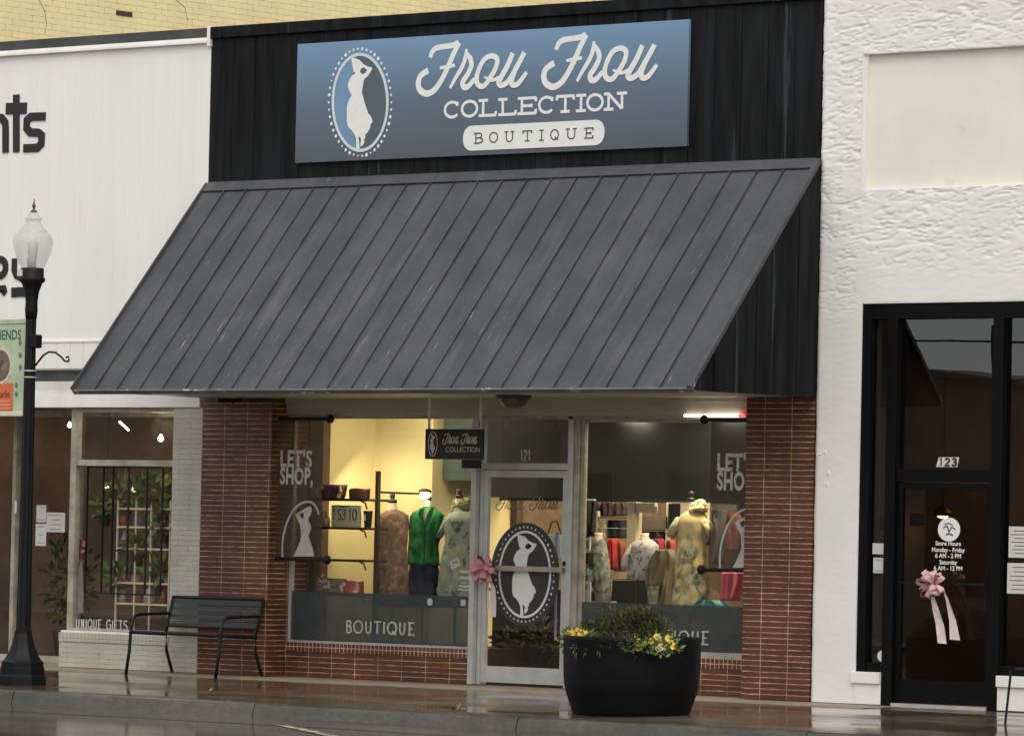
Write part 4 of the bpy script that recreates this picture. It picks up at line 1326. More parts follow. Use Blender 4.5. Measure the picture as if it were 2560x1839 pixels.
b = MB(); b.prism([(p.x+.052*cos(a*pi/16), p.z+.05*sin(a*pi/16)) for a in range(32)], FY-.008, FY-.004)
t = tag(b.build('round_sticker', M['white_vinyl']), 'small round white sticker at the foot of the narrow side pane', 'sticker')
mb = MB(); mb.ribbon([(p.x, p.z-.015), (p.x, p.z+.02)], .010, FY-.009, .002); mb.build('mark', M['ink'], t)
flat_paper('notice', 'upper of two white notices right of the black door', 'notice', 2523, 1315, 2580, 1394, FY-.006, 7)
flat_paper('notice', 'lower handwritten notice right of the black door', 'notice', 2519, 1406, 2578, 1484, FY-.006, 6)
a = W(2277, 1282, 1.0); c = W(2312, 1314, 1.0)
t = thing('menu_board', 'small black menu board hanging inside behind the black door', 'menu board', ((a.x+c.x)/2, 1.0, c.z))
b = MB(); b.box(a.x, c.x, .985, 1.0, c.z, a.z); b.build('board', M['black_metal'], t)
text_mb('MENU', a.x+.025, (a.z+c.z)/2-.02, .05, .98, 1.0, .01).build('writing', M['ghost_white'], t)

# stain marks on the stucco foot near the boutique pier
for k, (px, py) in enumerate(((2048, 1134), (2062, 1130), (2070, 1182), (2066, 1210))):
    p = W(px, py, -.02)
    b = MB(); b.prism([(p.x+random.uniform(.006, .02)*cos(a), p.z+random.uniform(.006, .02)*sin(a)) for a in (0, .9, 1.9, 2.8, 3.9, 5.1)], -.020, -.012)
    b.build('paint_chip', M['trim_white'], wb)

# ------------------------------------------------------------------ buildings across the street (seen only in the glass)
ob = thing('low_brick_building', 'low brown brick building across the street', 'building', (-5, -34, 0))
mb_br = brick_mat('brown facing brick', (0.17, 0.118, 0.080), (0.15, 0.106, 0.074), (0.16, 0.112, 0.078), 0.21, 0.068, 0.006, 0.5)
b = MB(); b.prism([(-40, -.3), (2, -.3), (2, 3.75), (-9.5, 3.85), (-13, 4.25), (-40, 4.9)], -40, -31); b.build('wall', mb_br, ob)
b = MB(); b.prism([(2.1, 3.76), (2.1, 3.86), (-9.5, 3.95), (-13, 4.35), (-40, 5.0), (-40, 4.91), (-13, 4.26), (-9.5, 3.86)], -40.1, -30.85); b.build('coping', M['dark_flashing'], ob)
for i in range(14):
    x0 = -39+i*2.9
    b = MB(); b.box(x0, x0+1.6, -31.0, -30.96, .6, 2.6); b.build('window', M['black_frame'], ob)
ob2 = thing('tall_brick_building', 'taller brown gabled brick building across the street', 'building', (-57, -34, 0))
b = MB(); b.box(-75, -40.05, -46, -31, -.3, 7.0); b.build('wall', mb_br, ob2)
b = MB(); b.prism([(-75.5, 7.0), (-39.8, 7.0), (-44, 10.5), (-71, 10.5)], -46.3, -30.7); b.build('roof', M['dark_flashing'], ob2)
for i in range(10):
    x0 = -74+i*3.4
    b = MB(); b.box(x0, x0+1.5, -31.0, -30.95, .8, 2.9); b.build('window', M['black_frame'], ob2)
    b = MB(); b.box(x0, x0+1.2, -31.0, -30.95, 4.3, 6.0); b.build('window', M['black_frame'], ob2)
up = thing('utility_pole', 'wooden utility pole with wires across the street', 'utility pole', (-10.5, -29.5, -.2))
b = MB(); b.tube([(-10.5, -29.5, -.3), (-10.5, -29.5, 4.95)], [0.16, 0.12], 10); b.build('pole', M['dark_wood'], up)
for zz in (4.85, 4.25):
    b = MB(); b.tube([(-50, -29.5, zz+1), (-30, -29.5, zz+.3), (-10.5, -29.5, zz-.15), (5, -29.5, zz-.2), (24, -29.5, zz+.6)], 0.018, 5); b.build('wire', M['black_metal'], up)

# ------------------------------------------------------------------ street lamp
def gz_(y): return SLOPE*y


LP = Vector((0.29, -2.72, gz_(-2.72)))
sl_ = thing('street_lamp', 'black cast iron street lamp with an acorn globe at the left kerb', 'street lamp', LP)
px_h = lambda py: (1713-py)/264.0
b = MB()
b.lathe([(0.245, -.02), (0.245, 0.085), (0.225, 0.095), (0.225, 0.17), (0.205, 0.175)], LP, 8, rot=pi/8); b.build('plinth', M['lamp_black'], sl_, bevel=0.006)
b = MB()
prof = [(0.215, 0.175), (0.215, 0.215), (0.19, 0.235), (0.165, 0.27), (0.135, 0.33), (0.11, 0.40), (0.095, 0.46), (0.088, 0.485), (0.088, 0.51)]
b.lathe(prof, LP, 8, rot=pi/8); b.build('flared_base', M['lamp_black'], sl_)
b = MB()
seg = 24
rings = []
for z, r in ((0.51, .072), (0.9, .069), (1.6, .064), (2.6, .058), (3.35, .052), (3.50, .052)):
    rings.append([(LP.x+(r*(1-.09*(i % 2)))*cos(2*pi*i/seg), LP.y+(r*(1-.09*(i % 2)))*sin(2*pi*i/seg), LP.z+z) for i in range(seg)])
b.loft(rings); b.build('shaft', M['lamp_black'], sl_)
b = MB(); b.lathe([(0.054, 3.48), (0.062, 3.56), (0.058, 3.64), (0.07, 3.74), (0.10, 3.82), (0.125, 3.84), (0.125, 3.87), (0.112, 3.88), (0.112, 3.96), (0.105, 3.965)], LP, 28); b.build('collar', M['lamp_black'], sl_, smooth=True)
b = MB(); b.box(LP.x-0.085, LP.x-0.02, LP.y-0.118, LP.y-0.110, LP.z+3.885, LP.z+3.945); b.build('lamp_label', M['paper'], sl_)
gm, n_, p_ = base_mat('milky acrylic globe')
p_.inputs['Base Color'].default_value = (0.62, 0.62, 0.60, 1); p_.inputs['Roughness'].default_value = 0.10
p_.inputs['Alpha'].default_value = 0.36; p_.inputs['Coat Weight'].default_value = 0.4
p_.inputs['Subsurface Weight'].default_value = 0.0
b = MB()
P = [(0.108, 3.965), (0.125, 4.0), (0.155, 4.07), (0.178, 4.14), (0.189, 4.20), (0.186, 4.245), (0.165, 4.285), (0.140, 4.30), (0.142, 4.315), (0.125, 4.33), (0.098, 4.355), (0.075, 4.39), (0.070, 4.415), (0.083, 4.43), (0.083, 4.44), (0.070, 4.452), (0.055, 4.475), (0.03, 4.50)]
kk = []
for i in range(len(P)):
    kk.append(P[i])
seg = 32; vs = []; fs = []
for r, z in kk:
    for i in range(seg):
        rr = r*(1+0.022*cos(8*2*pi*i/seg)) if 3.98 < z < 4.28 else r
        vs.append((LP.x+rr*cos(2*pi*i/seg), LP.y+rr*sin(2*pi*i/seg), LP.z+z))
for j in range(len(kk)-1):
    for i in range(seg):
        fs.append((j*seg+i, j*seg+(i+1) % seg, (j+1)*seg+(i+1) % seg, (j+1)*seg+i))
b.add(vs, fs); b.build('lamp_globe', gm, sl_, smooth=True)
b = MB(); b.lathe([(0.035, 3.965), (0.035, 4.05), (0.048, 4.10), (0.048, 4.20), (0.02, 4.24)], LP, 16); b.build('lamp_bulb', mat('pale unlit lamp', (0.62, 0.62, 0.60), 0.4, 0.05), sl_, smooth=True)
b = MB(); b.lathe([(0.034, 4.495), (0.03, 4.51), (0.012, 4.525), (0.010, 4.54), (0.020, 4.555), (0.012, 4.575), (0.008, 4.585), (0.004, 4.63)], LP, 14); b.build('finial', mat('aged bronze', (0.07, 0.06, 0.03), 0.5), sl_, smooth=True)
for hz in (px_h(925), px_h(941)):
    b = MB(); b.lathe([(0.066, hz-.006), (0.066, hz+.006)], LP, 20); b.build('steel_band', M['aluminium'], sl_)
b = MB(); b.box(LP.x+.045, LP.x+.12, LP.y-.05, LP.y+.04, LP.z+px_h(868), LP.z+px_h(834)); b.build('junction_box', M['lamp_black'], sl_, bevel=.012)
b = MB()
scr = [(262, 1225), (280, 1200), (290, 1188), (320, 1150), (360, 1124), (410, 1128), (450, 1158), (478, 1190), (502, 1196), (513, 1178), (505, 1160), (492, 1165)]
pts = []
for q in scr:
    p = W(q[0]*.3376, 500+q[1]*.3376, LP.y)
    pts.append(Vector((p.x, LP.y, p.z)))
b.tube(pts, 0.010, 8); b.build('basket_hook', M['lamp_black'], sl_)
bt = W(30, 803, LP.y).z; bb_ = W(30, 1035, LP.y).z; bxr = W(66, 900, LP.y).x; bxl = bxr-0.78
b = MB()
b.tube([(LP.x, LP.y, bt+.0), (bxl-.03, LP.y, bt+.0)], 0.012, 8); b.lathe([(0.02, -.02), (0.02, .02)], (bxl-.03, LP.y, bt), 10)
b.build('banner_arm', M['lamp_black'], sl_)
b = MB(); b.tube([(LP.x, LP.y, bb_), (bxl-.03, LP.y, bb_)], 0.012, 8); b.build('banner_arm', M['lamp_black'], sl_)
b = MB(); b.box(LP.x-.075, LP.x-.06, LP.y-.08, LP.y-.07, LP.z+px_h(1283), LP.z+px_h(1253)); b.build('sticker', M['paper'], sl_)
# banner on the pole
bn = thing('street_banner', 'mint green and orange street banner hanging from the lamp post arms', 'banner', ((bxl+bxr)/2, LP.y, bb_))
mint = mat('mint banner cloth', (0.42, 0.52, 0.34), 0.7, 0.12, 5)
b = MB(); b.box(bxl, bxr, LP.y-.006, LP.y+.006, bb_+.02, bt-.015); b.build('cloth', mint, bn)
b = MB(); b.box(bxl, bxr, LP.y-.016, LP.y+.016, bt-.025, bt+.02); b.build('hem', mint, bn, bevel=.006)
b = MB(); b.box(bxl, bxr, LP.y-.016, LP.y+.016, bb_-.02, bb_+.025); b.build('hem', mat('cream banner hem', (.6, .6, .48), .7), bn, bevel=.006)
oz = W(20, 957, LP.y).z
b = MB(); b.box(bxl+.07, W(34, 990, LP.y).x, LP.y-.009, LP.y-.006, bb_+.03, oz); b.build('orange_field', mat('orange print', (0.62, 0.14, 0.05), .7, .1), bn)
cx_, cz_ = W(2, 914, LP.y).x, W(2, 914, LP.y).z
pts = [(cx_+(.158+.010*cos(14*a))*cos(a), cz_+(.175+.010*cos(14*a))*sin(a)) for a in [2*pi*i/84 for i in range(84)]]
b = MB(); b.prism(pts, LP.y-.011, LP.y-.006); b.build('rosette', mat('cream rosette', (.62, .52, .42), .7), bn)
b = MB(); b.prism([(cx_+.135*cos(2*pi*i/40), cz_+.150*sin(2*pi*i/40)) for i in range(40)], LP.y-.013, LP.y-.006); b.build('portrait_disc', pattern_mat('brown portrait print', [(.16, .11, .09), (.24, .18, .15), (.10, .07, .06)], 9), bn)
tp = W(50, 848, LP.y)
text_mb('FRIENDS', tp.x+.02, tp.z+.0, .13, LP.y-.008, .82, .015, align='RIGHT').build('banner_word', mat('deep green print', (.02, .09, .07), .7), bn)
tp = W(32, 988, LP.y)
text_mb('Charlie', tp.x-.03, tp.z-.02, .10, LP.y-.0105, .8, .01, align='RIGHT').build('banner_word', mat('dark brown print', (.09, .03, .02), .7), bn)
lm = mat('pale print', (.75, .35, .22), .7)
for k in range(3):
    z = tp.z-.06-.035*k
    b = MB(); b.box(bxl+.2, tp.x-.03, LP.y-.0105, LP.y-.009, z, z+.012); b.build('print_line', lm, bn)
for k, py in enumerate((856, 888, 918, 963, 985)):
    p = W(52 if k < 3 else 42, py, LP.y)
    b = MB(); b.prism([(p.x+.022*cos(a), p.z+.03*sin(a)) for a in (0, 1.3, 2.2, 3.3, 4.4, 5.3)], LP.y-.009, LP.y-.006); b.build('leaf_print', mat('teal print %d' % k, (.10, .20, .17), .7), bn)

# ------------------------------------------------------------------ bench
by_f, by_r = -0.66, -0.10
bl = W(322, 1681, by_f).x; br_ = W(546, 1690, by_f).x
bench = thing('street_bench', 'black metal two seat bench with perforated back standing before the brick pier', 'bench', ((bl+br_)/2, -.38, gz_(-.38)))
zs = 0.405
mesh_m, n_, p_ = base_mat('perforated black steel')
p_.inputs['Base Color'].default_value = (0.018, 0.0185, 0.02, 1); p_.inputs['Roughness'].default_value = 0.5
tc = n_.nodes.new('ShaderNodeTexCoord')
mp = n_.nodes.new('ShaderNodeMapping'); mp.inputs['Scale'].default_value = (45, 45, 45); n_.links.new(tc.outputs['Object'], mp.inputs[0])
vo = n_.nodes.new('ShaderNodeTexVoronoi'); vo.inputs['Randomness'].default_value = 0.0; vo.inputs['Scale'].default_value = 1.0
n_.links.new(mp.outputs[0], vo.inputs['Vector'])
gt = n_.nodes.new('ShaderNodeMath'); gt.operation = 'GREATER_THAN'; gt.inputs[1].default_value = 0.37
n_.links.new(vo.outputs['Distance'], gt.inputs[0]); n_.links.new(gt.outputs[0], p_.inputs['Alpha'])
R_ = 0.020
for x in (bl, br_):
    b = MB(); b.tube([(x-.01, by_f-.03, gz_(by_f)), (x, by_f, .22), (x+.005, by_f+.01, zs), (x+.01, by_f+.03, .53), (x+.01, by_f+.07, .565), (x+.01, by_f+.14, .575), (x+.01, by_r-.02, .585)], R_, 10, 0.8); b.build('front_leg_and_armrest', M['black_metal'], bench, smooth=True)
    b = MB(); b.tube([(x+.02, by_r+.04, 0.0), (x, by_r-.03, .22), (x-.0, by_r-.04, .42), (x, by_r+.01, .58), (x, by_r+.06, .755)], R_, 10, 0.8); b.build('rear_leg', M['black_metal'], bench, smooth=True)
    b = MB(); b.tube([(x, by_f, zs-.01), (x, by_r-.03, zs-.03)], R_*.8, 8); b.build('side_rail', M['black_metal'], bench)
b = MB(); b.tube([(bl, by_f+.005, zs-.005), (br_, by_f+.005, zs-.005)], 0.018, 8); b.build('seat_rail', M['black_metal'], bench)
b = MB()
for i in range(2):
    pass
ys = [by_f+.005+(by_r-.04-by_f)*i/8 for i in range(9)]
zz = [zs+.008, zs+.006, zs-.002, zs-.010, zs-.016, zs-.018, zs-.018, zs-.012, zs+.0]
vs = []
for x in (bl+.01, br_-.01):
    for y, z in zip(ys, zz): vs.append((x, y, z))
b.add(vs, [(i, i+1, 10+i, 9+i) for i in range(8)]); b.build('seat', mesh_m, bench)
b = MB(); b.add([(bl+.012, by_r-.028, .47), (br_-.012, by_r-.028, .47), (br_-.012, by_r+.008, .60), (bl+.012, by_r+.008, .60), (br_-.012, by_r+.05, .735), (bl+.012, by_r+.05, .735)], [(0, 1, 2, 3), (3, 2, 4, 5)]); b.build('backrest', mesh_m, bench)
b = MB(); b.tube([(bl, by_r+.058, .75), (br_, by_r+.058, .75)], 0.017, 8); b.build('top_rail', M['black_metal'], bench)
b = MB(); b.tube([(bl, by_r-.035, .46), (br_, by_r-.035, .46)], 0.012, 8); b.build('lower_back_rail', M['black_metal'], bench)

# ------------------------------------------------------------------ planter with flowers
PC = Vector((7.50, -2.50, gz_(-2.9)))
pl = thing('planter', 'large round black planter on the wet pavement before the right display window', 'planter', PC)
b = MB(); b.lathe([(0.490, -.01), (0.500, 0.0), (0.512, 0.03), (0.541, .12), (0.566, .19), (0.580, .25), (0.588, .33), (0.592, .45), (0.594, .64), (0.597, .665), (0.585, .675), (0.56, .672), (0.555, .62)], PC, 48)
b.build('pot', M['planter'], pl, smooth=True)
b = MB(); b.lathe([(0.53, .59), (0.55, .62), (0.3, .64)], PC, 32); b.build('soil', M['soil'], pl)


def ppx(px, py, Y=None):
    return W(px, py, PC.y if Y is None else Y)


c = ppx(1562, 1560)
t = thing('evergreen_shrub', 'feathery dark green shrub rising in the middle of the black planter', 'shrub', (PC.x, PC.y, PC.z+.63))
b = MB()
for (px, py, rx, rz, n_l) in ((1600, 1568, .20, .15, 1500), (1545, 1575, .22, .13, 1400), (1498, 1585, .16, .09, 700), (1630, 1590, .12, .10, 500), (1570, 1548, .13, .08, 500), (1575, 1600, .32, .08, 1000), (1622, 1545, .08, .07, 250), (1480, 1575, .12, .08, 350), (1650, 1575, .10, .10, 350), (1530, 1540, .10, .06, 250), (1600, 1532, .10, .05, 200)):
    q = ppx(px, py, PC.y+random.uniform(-.1, .1))
    leaves(b, q, (rx, rx, rz), n_l, 0.046, up=.5, blade=4.5)
b.build('foliage', M['leaf'], t, fixn=False)
b = MB()
for k in range(5):
    a = random.uniform(-.2, .2)
    b.tube([(PC.x+a*.4, PC.y+.1*a, PC.z+.62), (PC.x+a, PC.y, PC.z+.80), (PC.x+a*1.5, PC.y+.05, PC.z+.9)], [.012, .008, .004], 6)
b.build('branch', M['dark_wood'], t)
spots_ = [(1416, 1592), (1422, 1582), (1432, 1576), (1442, 1573), (1452, 1580), (1424, 1600), (1458, 1590), (1438, 1588), (1414, 1603), (1447, 1597), (1465, 1581)]
spots2 = [(1596, 1600), (1628, 1602), (1642, 1590), (1650, 1596), (1652, 1610), (1670, 1594), (1676, 1604), (1575, 1616), (1660, 1616), (1683, 1614), (1597, 1617), (1648, 1618), (1612, 1606), (1560, 1606)]
lab = {0: 'cluster of yellow pansies spilling over the left rim of the planter', 1: 'peach and yellow pansies along the right rim of the planter', 2: 'grey green trailing plant hanging over the planter rim between the pansies'}
for gi, (S, mt, cnt) in enumerate(((spots_, 'petal', 5), (spots2, 'petal_pale', 5))):
    c = ppx(S[2][0], S[2][1]+10, PC.y-.40)
    t = thing('pansy_plant', lab[gi], 'flowers', (c.x, c.y, PC.z+.64), 'pansies in the planter')
    b = MB()
    for (px, py) in S:
        q = ppx(px, py+8, PC.y-.42 if gi else PC.y-.2)
        leaves(b, q, (.07, .06, .04), 34, .055, up=.3, blade=2.5)
    b.build('foliage', M['leaf_lime'], t, fixn=False)
    for (px, py) in S:
        q = ppx(px, py, PC.y-(.45 if gi else .25))
        b = MB()
        nrm_ = Vector((.35, -.9, .35)).normalized(); u = nrm_.cross(Vector((0, 0, 1))).normalized(); v_ = u.cross(nrm_)
        R0 = random.uniform(.018, .032)
        for k in range(5):
            a = 2*pi*k/5+random.uniform(-.3, .3)
            cc = q+(u*cos(a)+v_*sin(a))*R0*.55
            b.add([cc+(u*cos(2*pi*j/7)+v_*sin(2*pi*j/7))*R0*.62-nrm_*random.uniform(-.006, .006) for j in range(7)], [tuple(range(7))])
        b.build('blossom', M[mt if random.random() < .45 else 'petal'], t, fixn=False)
t = thing('trailing_plant', lab[2], 'plant', (PC.x-.15, PC.y-.45, PC.z+.64))
b = MB()
for k in range(16):
    px = 1455+k*9; py = 1608+random.uniform(-8, 6)
    q = ppx(px, py, PC.y-.50)
    leaves(b, q, (.05, .05, .05), 38, .045, up=.2, droop=random.choice((0, .8)), blade=5)
for k in range(5):
    px = random.choice((1510, 1438, 1516, 1465, 1500)); q = ppx(px, 1622, PC.y-.58)
    leaves(b, q, (.02, .02, .05), 20, .04, droop=1.2, blade=5)
b.build('foliage', M['leaf_grey'], t, fixn=False)

# ------------------------------------------------------------------ hanging blade sign, porch lantern, banners
HY = -0.25
a = W(1066, 1072, HY); c = W(1208, 1148, HY)
hs_ = thing('hanging_sign', 'small dark hanging shop sign under the awning left of the door', 'sign', ((a.x+c.x)/2, HY, c.z))
b = MB(); b.box(a.x, c.x, HY-.015, HY+.015, c.z, a.z); b.build('board', mat('dark brown sign board', (0.022, 0.017, 0.014), .6, .2), hs_, bevel=.004)
for px in (1072, 1200):
    x = W(px, 1100, HY).x
    b = MB(); b.box(x-.012, x+.012, HY-.006, HY+.006, a.z, 2.742); b.build('hanger', M['old_white'], hs_)
sw = (c.x-a.x)
b = MB(); ex = a.x+.13*sw*1.05; ezc = (a.z+c.z)/2
b.ribbon([(ex+.055*cos(t_*pi/16), ezc+.115*sin(t_*pi/16)) for t_ in range(32)], .008, HY-.016, .002, closed=True); b.build('ring', M['white_worn'], hs_)
k_ = .225/1120
b = MB(); b.prism([(ex+(u-478)*k_*1.0, ezc-(v2-845)*k_*.85) for u, v2 in FIG], HY-.019, HY-.016); b.build('figure', M['white_worn'], hs_)
kk2 = sw*.60/1900
mb = MB()
frou(mb, lambda x, y: (a.x+.31*sw+(x-140)*kk2, ezc+.055-(y+.06*x-330)*kk2*1.15), HY-.016, kk2*.8)
frou(mb, lambda x, y: (a.x+.31*sw+(x+1020-140)*kk2, ezc+.055-(y+.06*x-330)*kk2*1.15), HY-.016, kk2*.8)
mb.build('script_word', M['white_worn'], hs_)
text_mb('COLLECTION', a.x+.36*sw, ezc-.075, .07, HY-.017, 1.0, 0.0).build('lettering', M['white_worn'], hs_)
b = MB()
x = W(1180, 1160, HY).x
b.box(x-.12, c.x-.03, HY-.01, HY+.01, c.z-.085, c.z-.004); b.build('small_plate', M['dark_in'], hs_)
p = W(1284, 1000, -.55)
la = thing('porch_lantern', 'dark bronze porch ceiling light under the awning above the door', 'ceiling light', (p.x, -.55, 2.60))
b = MB(); b.lathe([(0.17, 2.742), (0.165, 2.715), (0.14, 2.705)], (p.x, -.55, 0), 24); b.build('canopy', M['dark_wood'], la)
b = MB(); b.lathe([(0.14, 2.705), (0.125, 2.67), (0.09, 2.635), (0.05, 2.62), (0.02, 2.615)], (p.x, -.55, 0), 10); b.build('lamp_bowl', mat('smoked lantern glass', (0.09, 0.07, 0.05), .3, .3), la)

BY = 0.10
ban_m = veil_mat('dark mesh banner', (0.070, 0.056, 0.043), 0.50, .8)
fig_m = veil_mat('greyish white banner print', (0.52, 0.50, 0.46), .95)
dxb = W(1794, 1150, BY).x - W(702, 1145, BY).x
f8 = lambda x, y: (W(680+x*.24557, 1000+y*.24557, BY).x, W(680+x*.24557, 1000+y*.24557, BY).z)


def lets_shop(off, flip, label, xl, xr):
    t = thing('pole_banner', label, 'banner', ((xl+xr)/2, BY, 1.18), 'shopping banners on the brick piers')
    zt = W(760, 1047, BY).z; zb3 = W(760, 1397, BY).z
    b = MB(); b.box(xl+.0, xr-.0, BY-.002, BY+.002, zb3, zt); b.build('cloth', ban_m, t)
    for z in (zt+.0, zb3+.0):
        b = MB(); b.tube([(xl-.02 if not flip else xr+.02, BY, z), (xr+.06 if not flip else xl-.06, BY, z)], .018, 10)
        e = xr+.085 if not flip else xl-.085
        b.build('rod', M['black_metal'], t)
        b = MB(); b.lathe([(0.006, -.045), (.030, -.035), (.043, 0), (.030, .035), (.006, .045)], (e, BY, z), 14); b.build('finial', M['black_metal'], t, smooth=True)
    # words
    for s, py0, py1 in (("LET'S", 1123, 1165), ("SHOP,", 1167, 1209)):
        z = W(740, py1, BY).z; h = W(740, py0, BY).z-z
        x = W(702, 1150, BY).x + off
        w = (W(781, 1150, BY).x-W(702, 1150, BY).x)
        mbt = text_mb(s, 0, 0, 1, 0, 1, .034, align='LEFT', space=1.06)
        X0 = min(v[0] for v in mbt.v); X1 = max(v[0] for v in mbt.v); Z0 = 0.0; Z1 = max(v[2] for v in mbt.v)
        if s == 'SHOP,': pass
        ww = w*(1.0 if s == "LET'S" else 1.04)
        mbt.v = [(x+(v[0]-X0)/(X1-X0)*ww, BY-.005+ (v[1])*.2, z+v[2]/Z1*h) for v in mbt.v]
        mbt.build('word', M['white_worn'], t)
    arch = [(108, 1620), (108, 1480), (122, 1360), (160, 1230), (215, 1125), (280, 1060), (350, 1034), (410, 1042), (455, 1095), (478, 1160)]
    P_ = [(f8(*q)[0]+off, f8(*q)[1]) for q in arch]
    b = MB(); b.ribbon(P_, .022, BY-.003, .001, smooth=4); b.build('ring', fig_m, t)
    F_ = [(400,1078),(410,1120),(395,1170),(372,1200),(375,1230),(395,1270),(402,1310),(385,1350),(372,1380),(390,1430),(415,1500),(430,1588),(222,1588),(250,1530),(285,1450),(300,1390),(297,1330),(290,1270),(265,1220),(245,1165),(290,1130),(330,1108),(365,1085)]
    b = MB(); b.prism([(f8(*q)[0]+off, f8(*q)[1]) for q in F_], BY-.006, BY-.003); b.build('figure', fig_m, t)
    b = MB(); b.prism([(f8(*q)[0]+off, f8(*q)[1]) for q in [(283,1162),(322,1140),(330,1175),(318,1205),(296,1195)]], BY-.0075, BY-.006); b.build('figure_gap', ban_m, t)
    return t


lets_shop(0, False, "left pole banner reading LET'S SHOP, hanging from the left brick pier", 0.945, W(806, 1200, BY).x)
lets_shop(dxb, True, "right pole banner half hidden behind the right brick pier", W(1776, 1200, BY).x, 6.79)
# glowing tube at the head of the right window
a = W(1722, 1039, .24); c = W(1858, 1039, .24)
t = thing('light_tube', 'glowing white tube with a red end under the header of the right window', 'light tube', ((a.x+c.x)/2, .17, a.z))
b = MB(); b.tube([(a.x, .17, a.z-.0), (W(1756, 1039, .17).x, .17, a.z)], .010, 8); b.build('tube', M['tube_white'], t)
b = MB(); b.tube([(W(1763, 1039, .17).x, .17, a.z), (c.x-.0, .17, a.z)], .014, 8); b.build('tube', M['tube_white'], t)
b = MB(); b.tube([(c.x, .17, a.z), (c.x+.06, .17, a.z)], .014, 8); b.build('tube_end', M['tube_red'], t)

# ------------------------------------------------------------------ bows
def bow(name, label, c, R0, tails, m, mt):
    t = thing(name, label, 'bow', c)
    b = MB()
    for k in range(22):
        a = random.uniform(0, 2*pi); el = random.uniform(-.5, 1.0)
        d = Vector((cos(a)*cos(el), -abs(sin(el))-.25, sin(a)*cos(el))).normalized()
        s = d.cross(Vector((random.uniform(-1, 1), random.uniform(-1, 1), random.uniform(-1, 1)))).normalized()
        L = R0*random.uniform(.8, 1.15); w = R0*random.uniform(.28, .42)
        u = d.cross(s)
        # a loop of ribbon
        ring = []
        for j in range(9):
            th = pi*j/8
            ring.append(Vector(c)+d*L*sin(th)*1.0+u*(L*.28)*cos(th)*sin(th)**.5)
        vs = []
        for j, q in enumerate(ring):
            wj = w*(.25+.75*sin(pi*j/8))
            vs += [q+s*wj*.5, q-s*wj*.5]
        b.add(vs, [(2*j, 2*j+1, 2*j+3, 2*j+2) for j in range(8)])
    b.build('loops', m, t, smooth=True, fixn=False)
    for tl in tails:
        b = MB(); vs = []
        for j, (x, z, w) in enumerate(tl):
            y = c[1]-.01-.012*sin(j*1.9)
            vs += [(x-w/2, y+.008*cos(j), z), (x+w/2, y-.008*cos(j), z-.004)]
        b.add(vs, [(2*j, 2*j+1, 2*j+3, 2*j+2) for j in range(len(tl)-1)])
        b.build('ribbon_tail', mt, t, fixn=False)
    return t


def tail(pts, Y):
    return [(W(px, py, Y).x, W(px, py, Y).z, w) for px, py, w in pts]


Yb = WY-.14
c = W(1217, 1422, Yb)
bow('ribbon_bow', 'dusty pink bow with a long pale tail on the left post of the boutique door', (c.x, c.y, c.z), .16,
    [tail([(1228, 1445, .03), (1236, 1470, .07), (1233, 1500, .075), (1232, 1540, .07)], Yb), tail([(1222, 1450, .02), (1224, 1480, .03), (1221, 1520, .025)], Yb)], M['pink_tulle'], M['pale_ribbon'])
Yb = -.06
c = W(2334, 1460, Yb)
bow('ribbon_bow', 'pale pink bow with two long satin tails on the black glass door', (c.x, c.y, c.z), .14,
    [tail([(2333, 1490, .05), (2342, 1520, .075), (2350, 1560, .085), (2356, 1607, .085)], Yb), tail([(2358, 1465, .03), (2372, 1500, .04), (2382, 1550, .07), (2388, 1598, .10)], Yb)], mat('pale pink bow', (.70, .42, .43), .7, .15, 12), M['pale_ribbon'])
# bow added behind the gift window glass, coloured as a dim reflection
c = W(205, 1372, .25)
bow('ribbon_bow', 'dim pink bow with a pale tail standing in for a reflection in the gift window by its left post', (c.x, c.y, c.z), .12,
    [tail([(206, 1400, .04), (204, 1440, .09), (200, 1500, .10), (198, 1530, .10)], .25)], mat('dim pink bow', (.35, .15, .14), .8, .15, 12), mat('dim ribbon', (.38, .34, .34), .8, .1, 10))

